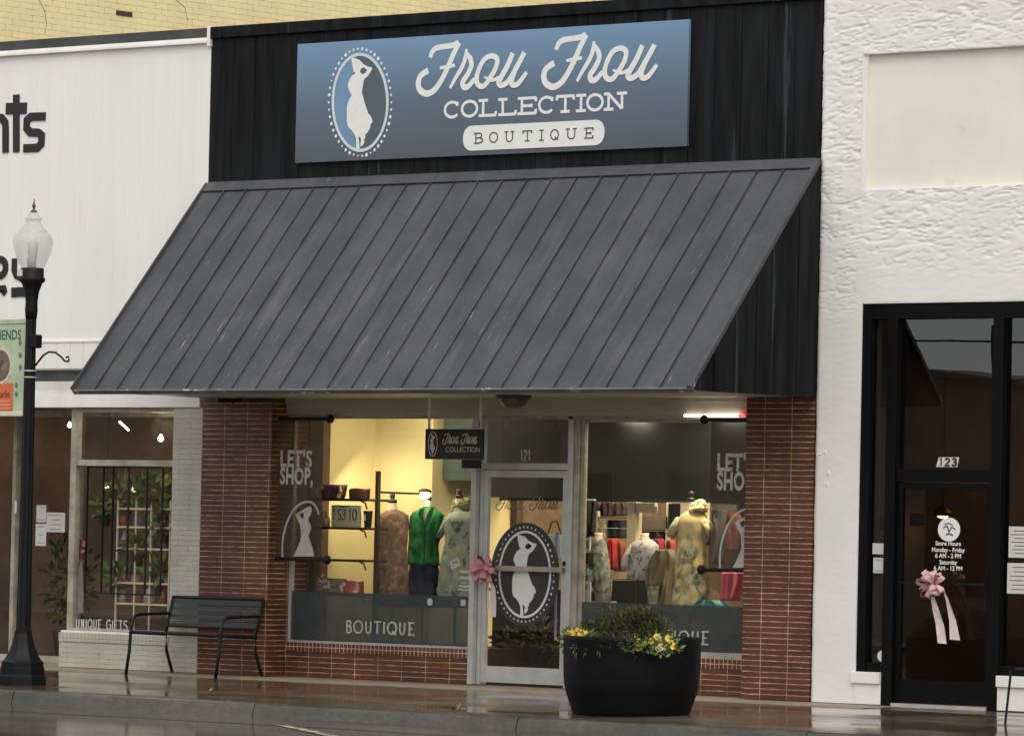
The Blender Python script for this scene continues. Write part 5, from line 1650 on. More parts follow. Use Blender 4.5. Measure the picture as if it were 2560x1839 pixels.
# ------------------------------------------------------------------ dress forms and garments
def form(name, label, neck, cap, rows, Y, mt, skirt=None, mskirt=None, sleeves=None, mneck='cream_plastic', folds=.05, group=None, extra=None, depth=.62, seed=1):
    """neck/cap=(px,py_top,py_bottom,width px); rows=[(py, pxL, pxR)] outline of the garment"""
    rr = random.Random(seed)
    p0 = W((rows[-1][1]+rows[-1][2])/2, rows[-1][0], Y)
    t = thing(name, label, 'dress form', (p0.x, Y, .34), group)

    def ring(py, pl_, pr, k, fa):
        a = W(pl_, py, Y); c = W(pr, py, Y)
        cx = (a.x+c.x)/2; hw = (c.x-a.x)/2*.77/.88; z = (a.z+c.z)/2
        out = []
        for i in range(40):
            th = 2*pi*i/40
            f = 1+fa*(sin(7*th+seed+py*.021+1.3*sin(py*.05+seed))+.6*sin(13*th+seed*2.3-py*.033)+1.8*noise.noise(Vector((3*cos(th), 3*sin(th)+seed, py*.045))))
            out.append((cx+hw*cos(th)*f, Y+hw*depth*sin(th)*f, z+.004*sin(5*th+py)))
        return out

    def shape(rws, m, nm):
        rings = []
        ys_ = []
        for i in range(len(rws)-1):
            k = max(2, int((rws[i+1][0]-rws[i][0])/7))
            for j in range(k):
                u = j/k; u2 = u
                ys_.append((rws[i][0]+(rws[i+1][0]-rws[i][0])*u, rws[i][1]+(rws[i+1][1]-rws[i][1])*u2, rws[i][2]+(rws[i+1][2]-rws[i][2])*u2))
        ys_.append(rws[-1])
        top = rws[0][0]; bot = rws[-1][0]
        for (py, l, r) in ys_:
            f = (py-top)/max(1, bot-top)
            rings.append(ring(py, l, r, f, folds*(.45+1.1*f)))
        b = MB(); b.loft(rings); return b.build(nm, m, t, smooth=True)
    shape(rows, mt, 'garment')
    if skirt: shape(skirt, mskirt, 'skirt')
    if neck:
        px, y0, y1, w = neck
        a = W(px, y0, Y); c = W(px, y1, Y); r = w/255/2
        b = MB(); b.lathe([(r*1.35, c.z-a.z-.03), (r*1.0, (c.z-a.z)*.6), (r*.9, (c.z-a.z)*.3), (r*.98, 0)], (a.x, Y, a.z), 20); b.build('neck', M[mneck], t, smooth=True)
        if cap:
            b = MB(); h = cap
            b.lathe([(r*1.03, -.012), (r*1.06, .012), (r*.8, .022), (.020, .028), (.024, h*.45), (.030, h*.75), (.022, h*.9), (.006, h)], (a.x, Y, a.z), 18); b.build('neck_cap', M['dark_wood'], t, smooth=True)
    for s in (sleeves or []):
        b = MB(); pts = [W(px, py, Y-.03) for px, py, w in s]; rs = [w/255/2 for px, py, w in s]
        b.tube(pts, rs, 16, .7); b.build('sleeve', mt, t, smooth=True)
    b = MB(); b.tube([(p0.x, Y, .34), (p0.x, Y, p0.z+.05)], .014, 8); b.lathe([(.14, 0), (.14, .012), (.02, .03)], (p0.x, Y, .34), 20); b.build('stand', M['dark_wood'], t)
    if extra: extra(t)
    return t


q1 = lambda x, y: (780+x*.24559, 1150+y*.24559)


def rowsq(q, L): return [(q(0, y)[1], q(l, 0)[0], q(r, 0)[0]) for y, l, r in L]


GY = .85
m_g1 = pattern_mat('brown pink paisley cloth', [(.16, .10, .065), (.26, .14, .10), (.11, .09, .06), (.30, .20, .13), (.20, .05, .05), (.13, .13, .09)], 26)
form('dress_form', 'dress form in a long brown and dusty pink patterned dress by the shelf', (q1(818, 0)[0], q1(0, 420)[1], q1(0, 530)[1], 24), .085,
     rowsq(q1, [(500, 775, 870), (530, 725, 940), (555, 680, 980), (640, 668, 985), (760, 680, 975), (900, 665, 965), (1100, 650, 975), (1300, 640, 985), (1490, 635, 990)]), GY+.25, m_g1, group='dress forms in the left window', seed=2, folds=.045)
m_g2 = mat('emerald green cloth', (.010, .135, .032), .8, .55, 9, bump=.3, bs=14)
m_navy = mat('navy cloth', (.012, .016, .035), .8, .2, 6)
m_g2l = mat('bright green lapel cloth', (.022, .21, .05), .7, .35, 20)
def vneck(t):
    Y = GY-.03-.185
    q = [q1(1150, 530), q1(1195, 505), q1(1205, 540), q1(1140, 612)]
    q = [q1(1118, 520), q1(1200, 500), q1(1180, 560), q1(1138, 615)]
    b = MB(); b.prism([(W(x, y, Y).x, W(x, y, Y).z) for x, y in q], Y-.004, Y+.01); b.build('neck_insert', M['cream_plastic'], t)
    for pts in ([(1130, 480), (1105, 540), (1128, 640), (1150, 690)], [(1225, 470), (1205, 540), (1165, 640), (1150, 690)]):
        b = MB(); b.tube([W(*q1(x, y), Y-.012) for x, y in pts], [.030, .036, .026, .010], 8, .45); b.build('lapel', m_g2l, t, smooth=True)
    b = MB(); b.tube([W(*q1(1150, 690), Y-.006), W(*q1(1146, 860), Y-.004), W(*q1(1140, 1060), Y)], .006, 6); b.build('front_seam', m_navy, t)
form('dress_form', 'dress form in an emerald green jacket over a navy skirt', (q1(1180, 0)[0], q1(0, 395)[1], q1(0, 520)[1], 18), .03,
     rowsq(q1, [(470, 1125, 1250), (510, 1075, 1290), (535, 1020, 1330), (600, 1000, 1350), (680, 1000, 1335), (800, 995, 1300), (950, 985, 1290), (1065, 975, 1292)]), GY, m_g2,
     skirt=rowsq(q1, [(1055, 990, 1282), (1200, 985, 1290), (1500, 980, 1290)]), mskirt=m_navy, sleeves=[[(*q1(1320, 560), 18), (*q1(1335, 640), 17), (*q1(1305, 760), 14)], [(*q1(1030, 560), 18), (*q1(1012, 680), 16), (*q1(1008, 860), 14)]], group='dress forms in the left window', extra=vneck, seed=5)
m_g3 = pattern_mat('sage green floral cloth', [(.25, .30, .22), (.22, .27, .20), (.28, .33, .24), (.24, .29, .21), (.26, .31, .23), (.27, .30, .22), (.10, .10, .07), (.40, .38, .28)], 11)
def scarf(t):
    b = MB()
    for k, (px, py, w) in enumerate(((1508, 420, 36), (1505, 460, 42), (1500, 500, 40))):
        p = W(*q1(px, py), GY-.02)
        n = 18; R1 = w/255/2; vs = [(p.x+R1*cos(2*pi*i/n), GY+R1*.9*sin(2*pi*i/n), p.z+.018*sin(2*pi*i/n+k)) for i in range(n)]
        b.tube(vs+[vs[0]], .022, 8)
    b.build('scarf', pattern_mat('olive scarf cloth', [(.22, .22, .10), (.34, .32, .20), (.14, .14, .06)], 30), t, smooth=True)
form('dress_form', 'dress form in a loose sage green floral dress with an olive scarf', (q1(1495, 0)[0], q1(0, 375)[1], q1(0, 540)[1], 20), .08,
     rowsq(q1, [(520, 1440, 1580), (550, 1385, 1625), (600, 1350, 1655), (700, 1345, 1650), (850, 1355, 1640), (900, 1340, 1640), (1050, 1310, 1645), (1250, 1285, 1645), (1500, 1270, 1645)]), GY-.05, m_g3,
     sleeves=[[(*q1(1385, 600), 24), (*q1(1340, 700), 24), (*q1(1290, 785), 17)]], group='dress forms in the left window', extra=scarf, seed=9, folds=.05)

q5 = lambda x, y: (1400+x*.2333, 1200+y*.2333)
m_g4 = pattern_mat('grey green leaf print cloth', [(.22, .24, .17), (.32, .33, .25), (.13, .16, .11), (.40, .40, .32)], 24)
form('dress_form', 'slim dress form in a grey green leaf print outfit nearest the door', (q5(415, 0)[0], q5(0, 560)[1], q5(0, 660)[1], 22), 0,
     rowsq(q5, [(630, 365, 470), (660, 345, 495), (760, 310, 520), (860, 300, 530), (1000, 320, 545), (1150, 350, 550), (1300, 380, 540), (1420, 430, 510)]), .80, m_g4, group='dress forms in the right window', seed=3)
m_g5 = pattern_mat('white blouse with black dashes', [(.52, .48, .44), (.58, .54, .50), (.50, .47, .43), (.10, .09, .08), (.55, .52, .48), (.42, .38, .34)], 34)
m_g5s = mat('olive drab skirt cloth', (.17, .155, .085), .8, .2, 8)
form('dress_form', 'dress form in a white dashed blouse with wide sleeves beside the olive cloth', (q5(908, 0)[0], q5(0, 565)[1], q5(0, 650)[1], 22), 0,
     rowsq(q5, [(630, 850, 970), (660, 790, 1030), (700, 750, 1070), (800, 760, 1060), (950, 745, 1010), (1060, 710, 940)]), .80, m_g5,
     skirt=rowsq(q5, [(1050, 900, 1060), (1150, 925, 1060), (1250, 940, 1050), (1400, 965, 1030)]), mskirt=m_g4,
     sleeves=[[(*q5(790, 700), 22), (*q5(735, 800), 28), (*q5(705, 900), 30), (*q5(700, 960), 22)]], group='dress forms in the right window', seed=4)
m_g6 = pattern_mat('yellow dress with large leaf print', [(.58, .46, .20), (.62, .52, .26), (.20, .26, .20), (.55, .44, .22), (.34, .34, .18), (.16, .15, .12), (.60, .50, .28), (.30, .36, .32)], 15, stretch=(1, 1, .7))
def wrap(t):
    b = MB()
    for k, (px, py, w) in enumerate(((1432, 250, 22), (1432, 285, 28), (1430, 320, 36))):
        p = W(*q5(px, py), .62)
        n = 18; R1 = w/255/2; vs = [(p.x+R1*cos(2*pi*i/n), .70+R1*.9*sin(2*pi*i/n), p.z+.02*sin(2*pi*i/n+k)) for i in range(n)]
        b.tube(vs+[vs[0]], .026, 8)
    b.build('neck_wrap', m_g6, t, smooth=True)
form('dress_form', 'tall dress form in a long yellow dress with large leaf print', (q5(1408, 0)[0], q5(0, 215)[1], q5(0, 350)[1], 18), .09,
     rowsq(q5, [(330, 1360, 1520), (370, 1290, 1570), (430, 1250, 1600), (560, 1260, 1600), (660, 1250, 1580), (900, 1225, 1590), (1150, 1215, 1595), (1440, 1190, 1600)]), .70, m_g6,
     sleeves=[[(*q5(1290, 420), 30), (*q5(1230, 520), 34), (*q5(1185, 600), 26)], [(*q5(1560, 430), 26), (*q5(1620, 560), 28), (*q5(1590, 690), 16)]], group='dress forms in the right window', extra=wrap, seed=6, folds=.05)


def cloth(name, label, cat, q, rws, Y, m, group=None, amp=.02, thick=.02):
    """hanging garment: wavy sheet with thickness"""
    L = rowsq(q, rws)
    pts = []
    for i in range(len(L)-1):
        for j in range(6):
            u = j/6
            pts.append(tuple(L[i][k]+(L[i+1][k]-L[i][k])*u for k in range(3)))
    pts.append(L[-1])
    b = MB(); n = 20; vs = []
    for side in (0, 1):
        for (py, l, r) in pts:
            for i in range(n+1):
                u = i/n
                p = W(l+(r-l)*u, py, Y)
                y = Y+amp*sin(u*17+py*.012)+amp*.6*sin(u*9-py*.03)-thick*sin(pi*u) if side == 0 else Y+thick+amp*sin(u*17+py*.012)
                vs.append((p.x, y, p.z))
    R1 = len(pts); off = R1*(n+1); fs = []
    for j in range(R1-1):
        for i in range(n):
            a = j*(n+1)+i
            fs.append((a, a+1, a+n+2, a+n+1)); fs.append((off+a, off+a+n+1, off+a+n+2, off+a+1))
    for j in range(R1-1):
        a = j*(n+1); fs.append((a, a+n+1, off+a+n+1, off+a)); a += n; fs.append((a, off+a, off+a+n+1, a+n+1))
    for i in range(n):
        fs.append((i, off+i, off+i+1, i+1)); a = (R1-1)*(n+1)+i; fs.append((a, a+1, off+a+1, off+a))
    b.add(vs, fs)
    return tag(b.build(name, m, smooth=True), label, cat, group)


cloth('hanging_cloth', 'olive tan cloth falling in a wedge between the two right dress forms', 'cloth', q5, [(740, 1060, 1200), (830, 1020, 1245), (1100, 1080, 1205), (1440, 1010, 1200)], 1.0, mat('olive tan cloth', (.24, .20, .11), .85, .15, 5))
cloth('olive_wrap', 'olive brown wrap draped over the shoulder of the white blouse', 'wrap', q5, [(745, 1040, 1110), (850, 965, 1120), (1000, 915, 1110), (1130, 930, 1070)], .60, mat('olive brown wrap cloth', (.20, .16, .075), .85, .2, 6))
cloth('hanging_blouse', 'coral and pink top hanging beside the right pier', 'top', q5, [(330, 1800, 1880), (400, 1790, 1930), (470, 1760, 1965), (600, 1770, 1965), (760, 1780, 1960)], .95, pattern_mat('coral pink cloth', [(.50, .16, .10), (.52, .28, .20), (.30, .17, .10), (.55, .34, .27)], 9))
cloth('pink_trousers', 'rose pink trousers hanging low beside the right pier', 'trousers', q5, [(985, 1745, 1975), (1100, 1740, 1975), (1290, 1735, 1920)], .80, mat('rose pink cloth', (.52, .11, .15), .7, .12, 6))
cloth('teal_shirt', 'teal shirt laid over the display rail at the right window foot', 'shirt', q5, [(1285, 1500, 1720), (1320, 1450, 1800), (1380, 1425, 1838), (1470, 1418, 1845)], .55, mat('teal cloth', (.10, .27, .25), .75, .12, 6))
cloth('grey_dress', 'pale grey garment on a hanger behind the right banner', 'dress', q5, [(320, 1700, 1780), (400, 1650, 1800), (560, 1690, 1790), (900, 1620, 1730)], 1.25, mat('pale grey cloth', (.34, .32, .29), .8, .12, 6))
for k, (l, r, t0, t1, col) in enumerate(((520, 600, 625, 960, (.42, .03, .02)), (585, 690, 650, 975, (.30, .07, .03)), (985, 1100, 625, 735, (.38, .03, .05)), (1150, 1220, 640, 760, (.33, .06, .04)))):
    lb = ('bright red garment hanging left of the cream post', 'rust red garment hanging next to the cream post', 'crimson garment behind the white blouse shoulder', 'brick red garment behind the yellow dress')[k]
    cloth('hanging_garment', lb, 'garment', q5, [(t0, l+15, r-15), (t0+40, l, r), (t1, l, r)], 1.9+.05*k, mat('red cloth %d' % k, col, .8, .25, 9), 'red clothes on the rail')
for k, (l, r, t0, t1) in enumerate(((150, 290, 225, 620), (250, 395, 215, 600), (420, 560, 235, 385), (555, 712, 240, 380), (500, 712, 425, 620), (1165, 1290, 270, 520), (820, 1130, 545, 640))):
    lb = ('nearly black coat hanging beside the mullion', 'black jacket hanging above the slim dress form', 'dark maroon top on the upper rail', 'dark olive top on the upper rail by the cream post', 'dark blouse on the lower rail above the red garments', 'dark shirt hanging left of the yellow dress shoulder', 'folded dark clothes right behind the neck of the white blouse')[k]
    cloth('hanging_garment', lb, 'garment', q5, [(t0, l+30, r-30), (t0+40, l, r), (t1, l, r)], 2.1+.04*k, mat('dark cloth %d' % k, ((.018, .016, .016), (.022, .017, .017), (.045, .018, .018), (.045, .035, .02), (.02, .02, .024), (.018, .018, .02), (.03, .014, .014))[k], .85, .3, 9), 'dark clothes on the upper rail')


def fixture(name, label, cat, parts, Y, group=None):
    """parts=[(part name, pxL,pyT,pxR,pyB, thickness, material)] in crop units of q5"""
    p = W(*q5((parts[0][1]+parts[0][3])/2, parts[0][4]), Y)
    t = thing(name, label, cat, (p.x, Y, p.z), group)
    for nm, l, tp_, r, bo, th, m in parts:
        a = W(*q5(l, tp_), Y); c = W(*q5(r, bo), Y)
        b = MB(); b.box(a.x, c.x, Y, Y+th, c.z, a.z); b.build(nm, m, t, bevel=.002)
    return t


cr_m = mat('cream shelving board', (.62, .52, .34), .6, .06)
fixture('cream_shelving', 'cream shelving post with a top board behind the white blouse', 'shelving', [('post', 722, 232, 800, 1000, .10, cr_m), ('top_board', 800, 240, 1012, 345, .05, cr_m), ('price_card', 1012, 280, 1042, 352, .01, M['paper'])], 1.75)
fixture('wall_shelf', 'grey wall shelf behind the white blouse', 'shelf', [('board', 815, 520, 1190, 540, .25, M['dark_wood']), ('back_panel', 815, 380, 1150, 520, .03, mat('taupe panel', (.16, .13, .09), .8)), ('upright', 1138, 235, 1158, 700, .04, cr_m)], 2.3)
fixture('clothes_rail', 'pale clothes rail crossing above the red clothes', 'clothes rail', [('rail', 400, 508, 700, 518, .03, M['trim_white']), ('upright', 455, 420, 478, 620, .04, cr_m), ('upright', 385, 330, 400, 560, .04, cr_m), ('upper_rail', 400, 392, 690, 406, .03, M['dark_wood'])], 1.95)
fixture('bright_panel', 'bright cream wall panel behind the yellow dress', 'panel', [('panel', 1165, 235, 1600, 250, .03, cr_m), ('panel', 1500, 250, 1600, 560, .03, mat('bright cream board', (.8, .72, .48), .7)), ('panel', 1290, 250, 1370, 400, .03, cr_m), ('dark_gap', 1160, 250, 1290, 385, .03, M['dark_in'])], 1.5)
fixture('wall_board', 'pale grey board beside the right pier above the hanging top', 'panel', [('panel', 1615, 255, 1890, 325, .03, mat('pale grey board', (.36, .38, .33), .7))], 1.6)
fixture('white_wall_strip', 'white ceiling edge strip over the hanging dark clothes', 'strip', [('strip', 155, 198, 365, 230, .03, M['trim_white'])], 2.3)
fixture('counter', 'dark shop counter behind the dress forms in the right window', 'counter', [('front', 560, 1070, 930, 1500, .5, M['dark_in']), ('top', 550, 1055, 945, 1072, .52, M['dark_wood'])], 1.7)
fixture('cream_box', 'pale wooden box at the foot of the slim dress form', 'box', [('front', 322, 1290, 430, 1430, .25, mat('pale wood box', (.42, .32, .18), .7))], .75)
# posters by the mullion
PYR = .42
t = fixture('framed_poster', 'white framed poster with a small black emblem beside the mullion', 'poster', [('frame', 128, 612, 320, 758, .015, M['paper'])], PYR)
e0 = q5(180, 640); p0 = W(*e0, PYR); p1 = W(*q5(280, 690), PYR)
b = MB(); a = W(*q5(235, 645), PYR); c = W(*q5(308, 735), PYR); b.box(a.x, c.x, PYR-.004, PYR, c.z, a.z); b.build('picture', mat('grey print', (.22, .25, .20), .8), t)
b = MB(); b.ribbon([(p0.x, p0.z), (p0.x+.02, p0.z-.05), (p0.x-.01, p0.z-.09)], .012, PYR-.002, .001, smooth=3); b.ribbon([(p0.x-.08, p0.z-.12), (p0.x+.09, p0.z-.12)], .010, PYR-.002, .001); b.build('writing', M['ink'], t)
t = fixture('white_poster', 'tall white poster with a grey picture standing at the window foot', 'poster', [('sheet', 128, 1085, 322, 1405, .012, M['paper'])], PYR)
a = W(*q5(155, 1112), PYR); c = W(*q5(295, 1168), PYR)
b = MB(); b.box(a.x, c.x, PYR-.004, PYR, c.z, a.z); b.build('picture', mat('grey blue print', (.20, .26, .25), .8), t)
b = MB(); p = W(*q5(225, 1355), PYR); b.box(p.x-.02, p.x+.03, PYR-.003, PYR, p.z-.03, p.z+.02); b.build('writing', M['ink'], t)
fixture('folded_clothes', 'stack of teal and grey folded clothes between the two posters', 'clothes', [('fold', 135, 950, 290, 1010, .3, mat('teal fold', (.13, .26, .24), .8)), ('fold', 130, 1012, 300, 1080, .3, mat('grey fold', (.14, .15, .14), .8)), ('fold', 140, 905, 270, 948, .3, mat('sand fold', (.34, .26, .16), .8)), ('fold', 130, 770, 300, 900, .3, M['dark_in'])], .65)

# ------------------------------------------------------------------ shelf unit and the goods on it, left window
SYY = .62
q8 = q1
sh = thing('shelf_unit', 'dark metal shelf unit with four thin shelves against the yellow display wall', 'shelf unit', (W(*q8(350, 1000), SYY).x, SYY, .34))
xr_ = W(*q8(668, 600), SYY).x
b = MB(); b.box(xr_-.022, xr_+.014, SYY-.02, SYY+.02, .36, W(*q8(668, 110), SYY).z); b.build('post', M['dark_wood'], sh)
xl_ = W(*q8(60, 1200), SYY).x
b = MB(); b.box(xl_-.12, xl_-.085, SYY-.02, SYY+.02, .36, W(*q8(60, 1040), SYY).z); b.build('post', M['dark_wood'], sh)
shz = []
for y, x0, x1 in ((400, 75, 650), (690, 45, 650), (1015, 30, 630), (1362, 20, 610)):
    p = W(*q8(x0, y), SYY); c = W(*q8(x1+15, y+6), SYY); z = (p.z+c.z)/2
    b = MB(); b.box(p.x, xr_, SYY-.16, SYY+.16, z-.012, z+.012); b.build('shelf_board', M['dark_wood'], sh, bevel=.003)
    b = MB(); b.tube([(xr_-.09, SYY-.15, z-.01), (xr_-.035, SYY-.15, z-.03), (xr_-.01, SYY-.15, z-.09)], .009, 6); b.build('corner_brace', M['dark_wood'], sh)
    shz.append(z+.012)
b = MB(); a = W(*q8(680, 325), SYY+.2); c = W(*q8(1120, 330), SYY+.2); b.tube([(a.x, SYY+.2, a.z), (c.x, SYY+.2, a.z-.01)], .012, 6)
tag(b.build('hanging_rail', M['dark_wood']), 'thin bronze rail running from the shelf unit towards the lit spot lamp', 'rail')
p = W(*q8(1150, 350), SYY+.2)
t = thing('spot_lamp', 'lit spot lamp above the green jacket dress form', 'spot lamp', (p.x, p.y, p.z))
b = MB(); b.lathe([(.02, .06), (.06, .045), (.065, .03), (.06, .02)], p, 16); b.build('lamp_shade', M['dark_wood'], t)
b = MB(); b.lathe([(.015, -.045), (.045, -.03), (.05, 0), (.045, .02)], p, 16); b.build('bulb', M['bulb'], t, smooth=True)
lamp('spot light', 'POINT', (p.x+.05, p.y-.2, p.z-.02), 5, (1, .85, .5), .05)


def bag(name, label, l, r, top, sz, Y, m, flare=1.25, handle=None):
    x0 = W(*q8(l, 300), Y).x; x1 = W(*q8(r, 300), Y).x
    zt = W(*q8((l+r)/2, top), Y).z; z0 = sz; cx = (x0+x1)/2; hw = (x1-x0)/2
    t = thing(name, label, 'handbag', (cx, Y, z0))
    rings = []
    for f in (0, .15, .4, .7, 1):
        w = hw*(1/flare+(1-1/flare)*f**.7); d = .07*(1-.3*f)
        rings.append([(cx+w*max(-1, min(1, 1.25*cos(2*pi*i/20))), Y+d*sin(2*pi*i/20), z0+(zt-z0)*f+.006*sin(3*2*pi*i/20)*f) for i in range(20)])
    b = MB(); b.loft(rings); b.build('body', m, t, smooth=True)
    if handle:
        b = MB(); b.tube([(cx-hw*.6, Y-.05, zt-.02), (cx-hw*.95, Y-.07, z0+(zt-z0)*.5), (cx-hw*.7, Y-.08, z0+.01)], .012, 6, 2.0); b.tube([(cx+hw*.8, Y-.05, zt-.02), (cx+hw*1.02, Y-.07, z0+(zt-z0)*.5), (cx+hw*.8, Y-.08, z0+.01)], .012, 6, 2.0); b.build('handle', handle, t)
    return t


m_b1 = pattern_mat('purple woven bag cloth', [(.10, .03, .05), (.16, .05, .03), (.05, .03, .08), (.25, .10, .05), (.08, .08, .14)], 22)
m_b2 = pattern_mat('multicolour small bag cloth', [(.12, .03, .03), (.05, .03, .03), (.22, .06, .03), (.10, .04, .08)], 40)
bag('handbag', 'wide purple patterned handbag with cream straps on the top shelf', 92, 345, 252, shz[0], SYY-.02, m_b1, 1.45, mat('cream strap', (.55, .45, .28), .7))
bag('handbag', 'small dark multicolour handbag right of the wide one on the top shelf', 395, 575, 290, shz[0], SYY-.02, m_b2, 1.2)
bag('handbag', 'beige and grey snake print bag on the lowest shelf', 75, 355, 1205, shz[3], SYY-.02, pattern_mat('snake print', [(.24, .19, .12), (.12, .11, .08), (.34, .28, .18), (.08, .08, .07)], 34), 1.1)
bag('handbag', 'coral pink bag at the right end of the lowest shelf', 362, 530, 1232, shz[3], SYY-.02, mat('coral bag', (.55, .10, .09), .6, .2, 9), 1.1, mat('cream piping', (.6, .5, .35), .7))
a = W(*q8(200, 455), SYY-.05); c = W(*q8(490, 670), SYY-.05)
t = thing('number_plaque', 'cream plaque with handwritten numbers on the second shelf', 'plaque', ((a.x+c.x)/2, SYY-.05, shz[1]))
b = MB(); b.box(a.x, c.x, SYY-.05, SYY-.035, shz[1], a.z); b.build('board', mat('cream plaque board', (.85, .78, .52), .7, .05), t)
mb = MB()
for ch, l, r in (('1', 205, 245), ('S', 262, 300), ('3', 308, 345), ('1', 372, 405), ('O', 415, 455)):
    x0 = W(*q8(l, 560), SYY-.05).x; x1 = W(*q8(r, 560), SYY-.05).x; z0 = W(*q8(300, 605), SYY-.05).z
    letters(mb, [(ch, x0, x1, z0, z0+.105)], SYY-.052, .010, False, .002)
z0 = W(*q8(300, 470), SYY-.05).z; mb.ribbon([(a.x+.02, z0), (a.x+.09, z0+.012), (a.x+.15, z0-.004), (a.x+.23, z0+.006)], .010, SYY-.052, .002, smooth=3)
mb.build('numerals', M['ink'], t)
p = W(*q8(570, 600), SYY-.05)
t = thing('tumbler', 'tall black tumbler with a pale mark at the right of the second shelf', 'tumbler', (p.x, SYY-.05, shz[1]))
b = MB(); b.lathe([(.034, 0), (.046, .16), (.048, .165)], (p.x, SYY-.05, shz[1]), 18); b.build('cup', M['letter_black'], t, smooth=True)
b = MB(); b.box(p.x-.008, p.x+.006, SYY-.100, SYY-.09, shz[1]+.07, shz[1]+.13); b.build('mark', M['paper'], t)
p = W(*q8(145, 600), SYY-.05)
t = thing('perfume_bottle', 'clear pump bottle left of the plaque on the second shelf', 'bottle', (p.x, SYY-.05, shz[1]))
b = MB(); b.lathe([(.04, 0), (.042, .07), (.03, .10), (.012, .105), (.012, .12)], (p.x, SYY-.05, shz[1]), 16); b.build('bottle', mat('cloudy glass', (.50, .42, .25), .2), t, smooth=True)
b = MB(); b.tube([(p.x, SYY-.05, shz[1]+.12), (p.x, SYY-.05, shz[1]+.15), (p.x-.03, SYY-.07, shz[1]+.14), (p.x-.04, SYY-.08, shz[1]+.10)], .006, 6); b.build('pump', M['dark_wood'], t)
for k, (x, y) in enumerate(((100, 1190), (145, 1245))):
    p = W(*q8(x, y+15), SYY-.14)
    b = MB(); leaves(b, p, (.03, .02, .03), 30, .03, blade=1.3)
    tag(b.build('paper_flower', M['paper'], fixn=False), ('upper', 'lower')[k]+' white paper flower pinned to the snake print bag', 'paper flower')
# opening hours decal on the left pane
t = thing('window_decal', 'small white decal with blurred opening hours on the left window near the door', 'decal', (W(*q8(1540, 1300), WY).x, WY, W(*q8(1540, 1480), WY).z))
b = MB()
qd = lambda x, y: (W(*q8(x, y), WY).x, W(*q8(x, y), WY).z)
b.ribbon([qd(1400, 1040), qd(1470, 1000), qd(1495, 1060), qd(1420, 1100)], .016, WY+.010, .002, closed=True); b.ribbon([qd(1425, 1065), qd(1475, 1055)], .014, WY+.010, .002); b.build('tag', M['ghost_white'], t)
for y, l, r, w in ((1132, 1500, 1590, .022), (1195, 1500, 1608, .026), (1245, 1505, 1560, .014), (1280, 1490, 1595, .018), (1315, 1480, 1600, .012)):
    b = MB(); b.ribbon([qd(l, y-4), qd((l+r)/2, y+3), qd(r, y)], w, WY+.010, .002); b.build('line', M['ghost_white'], t)
b = MB(); b.box(qd(1508, 1480)[0], qd(1555, 1480)[0], WY+.008, WY+.010, qd(1530, 1480)[1], qd(1530, 1418)[1]); b.build('seal', M['ghost_white'], t)
p = qd(1195, 1440)
b = MB(); b.prism([(p[0]+.035*cos(a*pi/12), p[1]+.035*sin(a*pi/12)) for a in range(24)], WY+.007, WY+.009)
tag(b.build('round_sticker', M['ghost_white']), 'round pale sticker low on the left window before the navy skirt', 'sticker')
# goods behind the door glass
p = W(1385, 1340, 1.2)
t = thing('shopping_bag', 'pale blue shopping bag hanging behind the boutique door glass', 'bag', (p.x, 1.2, p.z))
b = MB(); b.box(p.x-.10, p.x+.12, 1.15, 1.25, p.z-.22, p.z+.02); b.build('bag', mat('pale blue bag', (.40, .48, .50), .6, .1), t, bevel=.01)
b = MB(); b.tube([(p.x-.08, 1.2, p.z+.02), (p.x-.03, 1.2, p.z+.14), (p.x+.03, 1.2, p.z+.15), (p.x+.09, 1.2, p.z+.02)], .008, 6); b.build('handle', M['dark_wood'], t)
p0 = W(1392, 1330, .6); p1 = W(1388, 1600, .6)
b = MB(); b.tube([(p0.x+.03, .6, p0.z), (p0.x, .6, p0.z-.02), (p1.x, .6, p1.z)], .013, 8)
tag(b.build('lilac_pole', mat('lilac paint', (.25, .22, .50), .5)), 'thin lilac pole standing behind the boutique door', 'pole')
# script decal on the papered wall seen through the door
# leaf litter and a twig on the pavement
p = on_plane(1135, 1774, -.09)
b = MB(); leaves(b, (p.x, p.y, p.z+.012), (.06, .05, .006), 9, .07, blade=2)
tag(b.build('leaf_litter', mat('wet dead leaves', (.16, .13, .06), .5, .4, 9), fixn=False), 'small wet dead leaves at the kerb left of the planter', 'leaves')
for k, (px, py) in enumerate(((692, 1725), (755, 1742), (520, 1729))):
    p = on_plane(px, py, -.05)
    b = MB(); leaves(b, (p.x, p.y, p.z+.01), (.012, .012, .003), 1, .035, blade=2.4)
    tag(b.build('fallen_petal', M['concrete_dry'], fixn=False), 'tiny pale petal on the wet pavement, '+('farthest right but one', 'rightmost of three', 'nearest the bench')[k], 'petal')
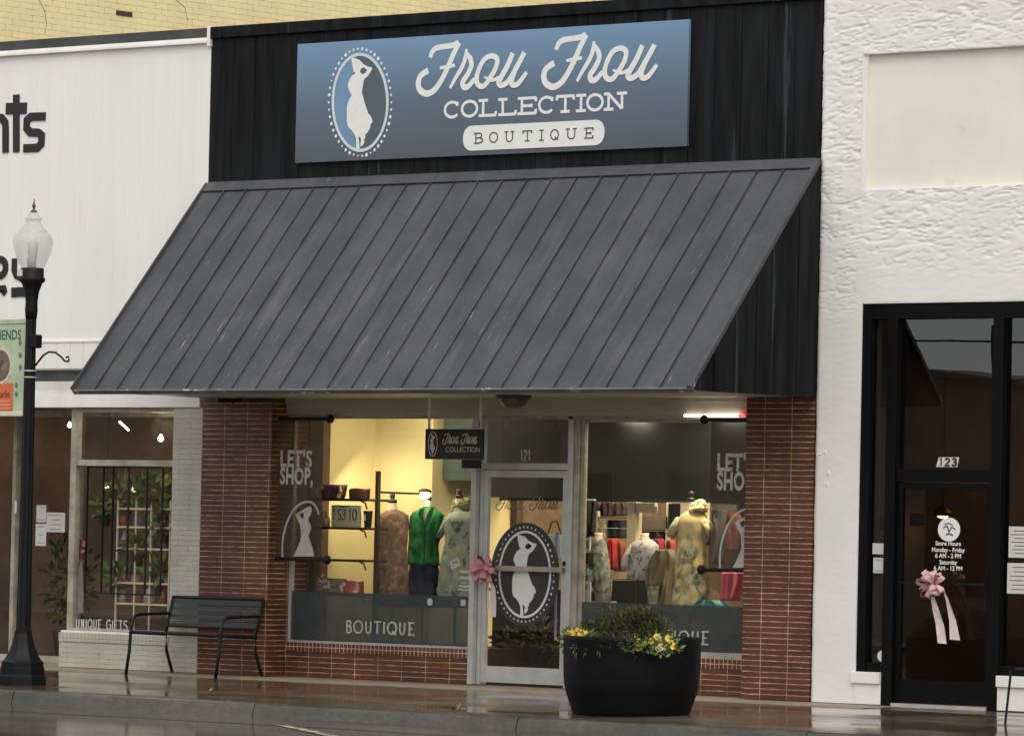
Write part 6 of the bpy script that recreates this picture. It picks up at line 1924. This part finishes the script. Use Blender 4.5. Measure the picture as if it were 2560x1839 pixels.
# cafe chair at the right edge
CX, CY = W(2513, 1800, -1.6).x, -1.6
zc = gz_(CY)
ch = thing('cafe_chair', 'thin black wire cafe chair at the right edge, partly out of view', 'chair', (CX+.25, CY+.15, zc))
for (x0, y0, x1, y1) in ((0, 0, .03, .03), (.42, 0, .40, .03), (-.02, .42, .02, .38), (.44, .42, .40, .38)):
    b = MB(); b.tube([(CX+x0, CY+y0, zc), (CX+x1, CY+y1, zc+.45)], .011, 8); b.build('leg', M['black_metal'], ch)
b = MB(); b.lathe([(.21, .445), (.215, .455), (.21, .465)], (CX+.21, CY+.2, zc), 28); b.build('seat', M['black_metal'], ch)
b = MB(); b.tube([(CX+.02+.19*(1-cos(a)), CY+.38-.0, zc+.45+.42*sin(a)) for a in [pi*i/14 for i in range(15)]], .010, 8); b.build('back_hoop', M['black_metal'], ch)
b = MB(); b.tube([(CX+.10+.11*(1-cos(a)), CY+.38, zc+.45+.28*sin(a)) for a in [pi*i/12 for i in range(13)]], .008, 8); b.build('inner_hoop', M['black_metal'], ch)

# counter and plant added behind the door to stand in for dark green reflections
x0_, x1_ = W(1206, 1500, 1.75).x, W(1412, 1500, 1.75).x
t = thing('counter', 'added dark counter standing in for the dark reflection in the boutique door glass', 'counter', ((x0_+x1_)/2, 2.0, .03))
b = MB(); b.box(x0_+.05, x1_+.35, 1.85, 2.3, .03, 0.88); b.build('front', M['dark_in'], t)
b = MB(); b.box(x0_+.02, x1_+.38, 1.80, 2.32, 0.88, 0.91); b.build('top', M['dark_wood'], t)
t = thing('houseplant', 'bushy plant added low behind the boutique door for its dark green reflection', 'houseplant', (W(1330, 1600, 1.3).x, 1.3, .03))
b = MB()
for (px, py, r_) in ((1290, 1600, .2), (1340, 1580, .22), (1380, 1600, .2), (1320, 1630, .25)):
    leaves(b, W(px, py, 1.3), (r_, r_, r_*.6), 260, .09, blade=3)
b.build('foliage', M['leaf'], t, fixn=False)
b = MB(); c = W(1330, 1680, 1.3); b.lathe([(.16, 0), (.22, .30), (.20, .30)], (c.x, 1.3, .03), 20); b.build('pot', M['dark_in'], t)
